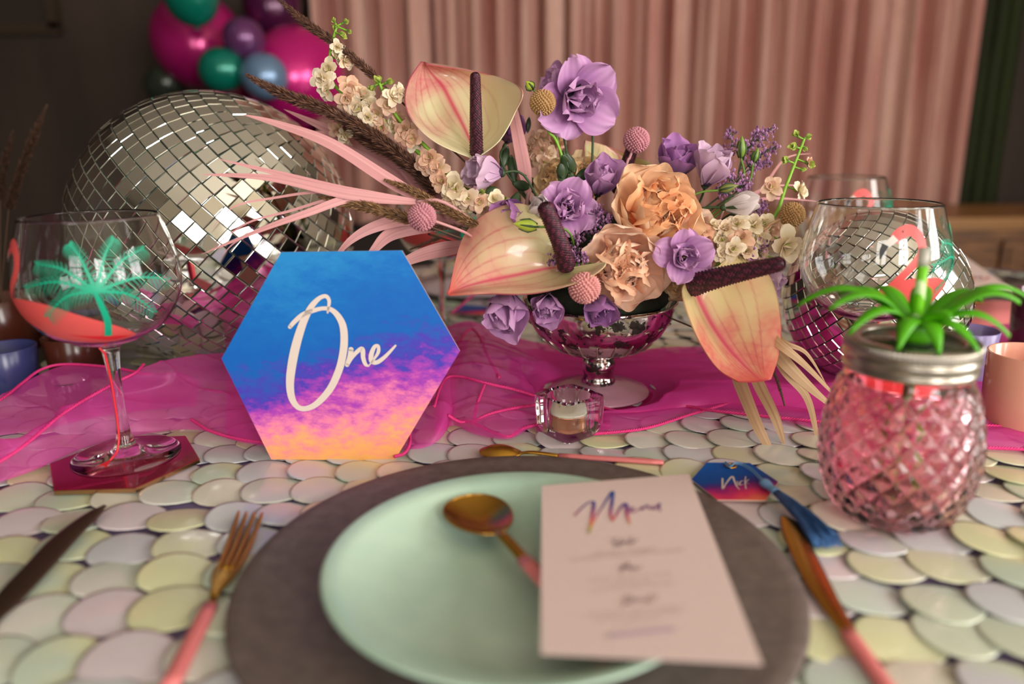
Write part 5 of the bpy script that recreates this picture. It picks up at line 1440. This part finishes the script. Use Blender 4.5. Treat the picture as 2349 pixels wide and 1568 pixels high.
stem_to(atY(1212, 440, .81), D3(0, 1, 0), pl3, pkst, .002)
pl4 = thing('palm_leaf', 'cream dried palm leaf hanging below the right anthurium', 'dried leaf', atY(1720, 770, .75), 'dried palm leaves in the bouquet')
for pts, wd in [
    ([(1668, 790, .735), (1695, 870, .70), (1735, 970, .655), (1765, 1030, .645), (1783, 1062, .64)], 34),
    ([(1700, 790, .735), (1740, 880, .70), (1775, 950, .665), (1793, 1000, .655), (1800, 1026, .65)], 30),
    ([(1740, 760, .735), (1800, 850, .69), (1850, 910, .68), (1872, 990, .67), (1890, 1088, .66)], 22),
    ([(1740, 745, .735), (1790, 790, .69), (1850, 840, .68), (1932, 925, .67)], 24),
    ([(1740, 755, .735), (1800, 830, .69), (1860, 890, .68), (1930, 950, .67)], 34),
    ([(1750, 740, .735), (1800, 785, .70), (1850, 810, .69), (1895, 880, .68)], 14)]: blade(pl4, pts, wd, palm_cr)
stem_to(atY(1720, 770, .745), D3(.5, -1, 0), pl4, tnst, .002)
pl5 = thing('palm_leaf', 'fine pale pink palm tips behind the right stock stem', 'dried leaf', atY(1700, 440, .84), 'dried palm leaves in the bouquet')
for pts, wd in [([(1660, 480, .84), (1740, 440, .85), (1800, 365, .86), (1862, 352, .86)], 8), ([(1660, 480, .84), (1760, 455, .85), (1880, 462, .86)], 8), ([(1660, 480, .84), (1760, 430, .85), (1850, 425, .86)], 6), ([(1660, 470, .84), (1720, 380, .85), (1765, 330, .85)], 8)]: blade(pl5, pts, wd, palm_pk)
stem_to(atY(1660, 480, .84), D3(.5, 1, 0), pl5, pkst, .0014)

# reed grass plumes
def plume(label, pts, wpx, cdark, clight, sd, n=1500, tgt=None, stemend=None, group='dried grass plumes in the bouquet'):
    rr = random.Random(sd); C = cat([atY(*p) for p in pts], 60)
    t = thing('grass_plume', label, 'dried grass', C[0], group)
    a, b = cdark[:3], clight[:3]; mb = MB()
    for i in range(int(n * 1.8)):
        q_ = rr.random() ** .9; k = q_ * 60; j = min(int(k), 59); c = C[j].lerp(C[j + 1], k - j)
        d = -(C[min(j + 1, 60)] - C[max(j - 1, 0)]).normalized()   # towards the tip (tip is pts[0])
        x = d.orthogonal().normalized(); y_ = d.cross(x); an = rr.uniform(0, 2 * pi)
        out_ = x * math.cos(an) + y_ * math.sin(an)
        wloc = wpx * proj(c)[2] / F * .5 * min(1, .25 + q_ * 2.2)
        st_ = c + out_ * wloc * rr.uniform(.0, .35)
        ln = wloc * rr.uniform(.5, 1.0)
        ln *= .8; e_ = st_ + (d * rr.uniform(.8, 1.6) + out_ * rr.uniform(.35, .9)).normalized() * ln
        s = (e_ - st_).cross(Vector((rr.gauss(0, 1), rr.gauss(0, 1), rr.gauss(0, 1)))).normalized() * wloc * .045
        m_ = st_.lerp(e_, .4)
        col = gmix(a, b, rr.random() ** 1.5)
        mb.add([st_, m_ + s, e_, m_ - s], [(0, 1, 2, 3)], 0, col)
    mb.build('plume', plume_m, t, smooth=False, kind='stuff')
    end = [C[60]] + ([Vector(tgt)] if tgt else [HUB])
    MB().tube(C + (cat([C[58], C[60]] + end[1:], 10)[3:]), .0009, 6).build('stalk', mat('brown_stalk', srgb(92, 66, 48), .7), t)
plume_m = mat('dry_grass_husk', (1, 1, 1, 1), .7); colattr(plume_m); translucent(plume_m, .25)
dk1, lt1 = srgb(70, 44, 38), srgb(150, 104, 78)
dk2, lt2 = srgb(96, 66, 40), srgb(196, 152, 104)
plume('long dark grass plume rising to the top edge left of centre', [(628, -12, .80), (700, 52, .80), (770, 100, .80), (862, 178, .80)], 40, dk1, lt1, 401, 2600)
plume('dark grass plume pointing left across the balloons', [(566, 172, .76), (640, 212, .765), (740, 250, .77), (850, 305, .775), (960, 390, .78)], 58, dk1, lt1, 402, 3600)
plume('dense dark grass plume low between the palm and the stock', [(790, 292, .80), (850, 322, .795), (920, 362, .79), (1010, 440, .785)], 70, dk1, lt1, 403, 2400)
plume('tan grass plume ending just above the pink billy button', [(882, 412, .735), (950, 440, .735), (1030, 485, .735), (1100, 520, .735)], 42, dk2, lt2, 404, 2400)
plume('tan grass plume left of the pink billy button', [(732, 452, .72), (800, 465, .72), (870, 482, .715), (945, 505, .71)], 48, dk2, lt2, 405, 2400)
plume('dark grass sprig under the pink billy button', [(970, 525, .74), (1000, 522, .74), (1040, 520, .74), (1080, 532, .74)], 30, dk1, lt1, 406, 900)
plume('short grass sprig behind the right anthurium tip', [(1800, 930, .70), (1790, 895, .70), (1778, 860, .70), (1760, 820, .71)], 16, dk1, lt1, 407, 900)
plume('small grass sprig over the low anthurium at left', [(940, 572, .78), (975, 558, .78), (1010, 545, .78)], 18, dk1, lt1, 408, 400)
LB = Vector((-1.02, 1.15, 0))
plume('separate tall grass plume in the dark at the left edge', [(108, 240, 1.02), (75, 320, 1.02), (45, 400, 1.02), (20, 480, 1.02)], 38, srgb(60, 42, 34), srgb(120, 84, 60), 409, 2200, tgt=atY(0, 700, 1.02), group='dried grass at the left edge')
plume('second grass plume at the very left edge of the photo', [(30, 300, 1.06), (10, 380, 1.06), (0, 460, 1.06)], 34, srgb(60, 42, 34), srgb(110, 78, 58), 410, 1200, tgt=atY(0, 700, 1.02), group='dried grass at the left edge')
gp = atY(0, 700, 1.02); 
cup('flower_pot', 'dark pot holding the grass at the left edge', 'vase', (gp.x, gp.y, .002), .04, .05, max(.06, gp.z + .01), brn, None)

# limonium sprays
lim_m = mat('limonium_floret', (1, 1, 1, 1), .6); colattr(lim_m)
def limonium(label, stems, sd, n=60, tgt=None):
    rr = random.Random(sd); S0 = atY(*stems[0][-1])
    t = thing('limonium_sprig', label, 'flower', S0, 'limonium sprigs in the bouquet')
    sm_ = MB(); fb_ = MB()
    for pts in stems:
        C = cat([atY(*p) for p in pts], 20)
        sm_.tube(C, .0007, 5)
        for i in range(n):
            q_ = rr.random(); k = q_ * 12; j = int(k); c = C[j].lerp(C[j + 1], k - j)
            off = Vector((rr.gauss(0, .0045), rr.gauss(0, .0045), rr.gauss(0, .0045))) * (.4 + q_)
            e_ = c + off
            col = gmix(srgb(96, 56, 92)[:3], srgb(206, 150, 200)[:3], rr.random())
            s = rr.uniform(.0009, .0017)
            vs = [e_ + Vector((s, 0, 0)), e_ + Vector((0, s, 0)), e_ + Vector((-s, 0, 0)), e_ + Vector((0, -s, 0)), e_ + Vector((0, 0, s * 1.4)), e_ - Vector((0, 0, s * 1.4))]
            fb_.add(vs, [(0, 1, 4), (1, 2, 4), (2, 3, 4), (3, 0, 4), (1, 0, 5), (2, 1, 5), (3, 2, 5), (0, 3, 5)], 0, col)
            if i % 4 == 0: sm_.tube([c, e_], .0004, 4)
    sm_.tube(cat([atY(*stems[0][-1]), HUB], 8), .0009, 6)
    sm_.build('branches', dstem_m, t); fb_.build('florets', lim_m, t, smooth=False, kind='stuff')
limonium('limonium sprig with purple tips at the upper right of the bouquet', [[(1672, 296, .81), (1680, 330, .81), (1665, 370, .81), (1690, 420, .81)], [(1740, 298, .81), (1720, 330, .81), (1700, 370, .81), (1690, 420, .81)], [(1775, 290, .81), (1745, 315, .81), (1710, 350, .81), (1690, 420, .81)], [(1782, 335, .81), (1755, 350, .81), (1720, 375, .81), (1690, 420, .81)], [(1762, 372, .81), (1735, 380, .81), (1710, 395, .81), (1690, 430, .81)]], 501, 70)
limonium('limonium sprig behind the pale lilac lisianthus', [[(1670, 395, .80), (1680, 415, .80), (1690, 440, .80)], [(1712, 420, .80), (1700, 430, .80), (1690, 450, .80)], [(1650, 430, .80), (1665, 440, .80), (1690, 455, .80)], [(1755, 470, .79), (1730, 480, .79), (1700, 490, .79)]], 502, 70)
limonium('limonium sprig between central lisianthus and orange rose', [[(1372, 478, .745), (1372, 500, .745), (1350, 530, .75)], [(1398, 500, .74), (1380, 515, .745), (1352, 535, .75)], [(1352, 515, .745), (1345, 530, .75), (1335, 550, .75)]], 503, 50)
limonium('limonium sprig left of the pink rose', [[(1262, 600, .705), (1290, 592, .71), (1320, 580, .72)], [(1300, 578, .70), (1310, 585, .71), (1320, 590, .72)], [(1338, 590, .70), (1330, 595, .71), (1320, 600, .72)], [(1320, 545, .72), (1325, 560, .72), (1325, 580, .72)]], 504, 45)
limonium('limonium sprig low among the right stock florets', [[(1752, 560, .765), (1735, 570, .765), (1715, 585, .765)], [(1728, 585, .755), (1720, 590, .76), (1700, 595, .765)], [(1770, 548, .77), (1745, 565, .77), (1715, 590, .77)]], 505, 45)

# leaves and green buds
def leaf_obj(t, px, py, Y, px2, py2, Y2, wpx, m=leaf_m, name='leaf'):
    A, B = atY(px, py, Y), atY(px2, py2, Y2); d = (B - A); vw = (A - Vector((0, 0, HC))).normalized(); s = d.cross(vw).normalized(); nn_ = s.cross(d).normalized()
    wd = wpx * proj(A)[2] / F * .5
    def fn(u, v):
        q_ = u * 2 - 1; w_ = wd * math.sin(pi * min(1, v * .96 + .02)) ** .75
        return A + d * v + s * w_ * q_ + nn_ * (abs(q_) * w_ * .25 + .1 * d.length * math.sin(pi * v))
    o = MB().grid(fn, 4, 10).build(name, m, t); o.modifiers.new('s', 'SOLIDIFY').thickness = .0005
lf1 = thing('leaf_sprig', 'dark green leafy sprig rising between the pale roses', 'foliage', atY(1330, 470, .775), 'green foliage in the bouquet')
MB().tube(cat([atY(1292, 345, .775), atY(1310, 400, .775), atY(1335, 450, .775), HUB], 16), .0012, 6).build('stem', dstem_m, lf1)
for a in [(1300, 365, .775, 1285, 420, .77, 26), (1298, 350, .775, 1318, 395, .77, 22), (1310, 400, .775, 1290, 355, .77, 24), (1312, 395, .77, 1305, 450, .765, 28), (1318, 415, .77, 1350, 385, .765, 18), (1330, 440, .77, 1305, 425, .765, 20), (1330, 440, .77, 1345, 400, .765, 18), (1335, 450, .775, 1350, 480, .77, 22), (1286, 372, .775, 1290, 408, .77, 24)]: leaf_obj(lf1, *a)
lf2 = thing('leaf_sprig', 'dark green leaves behind the drooping lisianthus', 'foliage', atY(1170, 400, .82), 'green foliage in the bouquet')
MB().tube(cat([atY(1160, 330, .82), atY(1165, 400, .82), HUB], 12), .0012, 6).build('stem', dstem_m, lf2)
for a in [(1150, 390, .82, 1165, 335, .82, 20), (1180, 420, .82, 1172, 355, .82, 22), (1210, 305, .84, 1214, 268, .84, 12), (1175, 420, .8, 1215, 430, .79, 24), (1140, 430, .79, 1115, 445, .78, 22), (1190, 440, .79, 1175, 480, .77, 28)]: leaf_obj(lf2, *a)
# dark foliage mass deep inside, partly seen between the blooms
rr = random.Random(31)
lf3 = thing('leaf_sprig', 'dark leaves deep inside the bouquet between the blooms', 'foliage', HUB, 'green foliage in the bouquet')
for i in range(90):
    px, py = rr.uniform(1090, 1720), rr.uniform(440, 690)
    if (px - 1400) ** 2 / 330 ** 2 + (py - 590) ** 2 / 150 ** 2 > 1: continue
    Yl = rr.uniform(.77, .84)
    leaf_obj(lf3, px, py, Yl, px + rr.uniform(-70, 70), py - rr.uniform(-30, 60), Yl - rr.uniform(-.02, .03), rr.uniform(18, 34))
MB().ball(HUB + Vector((0, 0, .03)), (.06, .045, .05), 20, 12).build('stem_cluster', foam, lf3)
def budthing(label, px, py, Y, ln, wd, D, m, tgt=None, tip=None):
    P = atY(px, py, Y); sc_ = proj(P)[2] / F; D = D3(*D).normalized()
    t = thing('flower_bud', label, 'flower bud', P, 'green buds in the bouquet')
    prof = [(.0002, 0), (wd * .30, .08 * ln), (wd * .5, .35 * ln), (wd * .40, .62 * ln), (wd * .18, .86 * ln), (.0002, ln)]
    ax = D.to_track_quat('Z', 'Y').to_matrix()
    MB().lathe([(tuple(q_)[0] * sc_, tuple(q_)[1] * sc_) for q_ in cat([(a, b, 0) for a, b in prof], 16)], 14, P, ax=ax).build('bud', m, t)
    for i in range(4):
        a = 2 * pi * i / 4
        pts = [P + ax @ Vector(((r_ + .8) * sc_ * math.cos(a), (r_ + .8) * sc_ * math.sin(a), z * sc_)) for r_, z in ((wd * .2, 0), (wd * .5, .35 * ln), (wd * .42, .6 * ln), (wd * .34, .75 * ln))]
        MB().tube(pts, [.0009, .0012, .0008, .0003], 5).build('sepal', dstem_m, t)
    stem_to(P, D, t, stem_m, .0011, tgt)
gb_ = mat('green_bud', srgb(112, 140, 50), .45)
budthing('slim upright green bud right of the lilac lisianthus', 1700, 362, .80, 50, 20, (-.05, 1, .1), gb_)
budthing('slim green bud leaning right below the limonium tips', 1728, 372, .80, 34, 15, (.25, 1, .1), gb_)
budthing('fat lime green bud lying on the low anthurium', 1232, 520, .70, 58, 27, (-1, .18, .25), lime_b)
budthing('tiny green bud at the very top centre left', 1222, 205, .80, 24, 20, (-.6, .7, .2), lime_b)
budthing('olive green bud between lilac lisianthus and whitish bud', 1650, 436, .775, 44, 18, (.9, .25, .2), mat('olive_bud', srgb(120, 124, 60), .5))
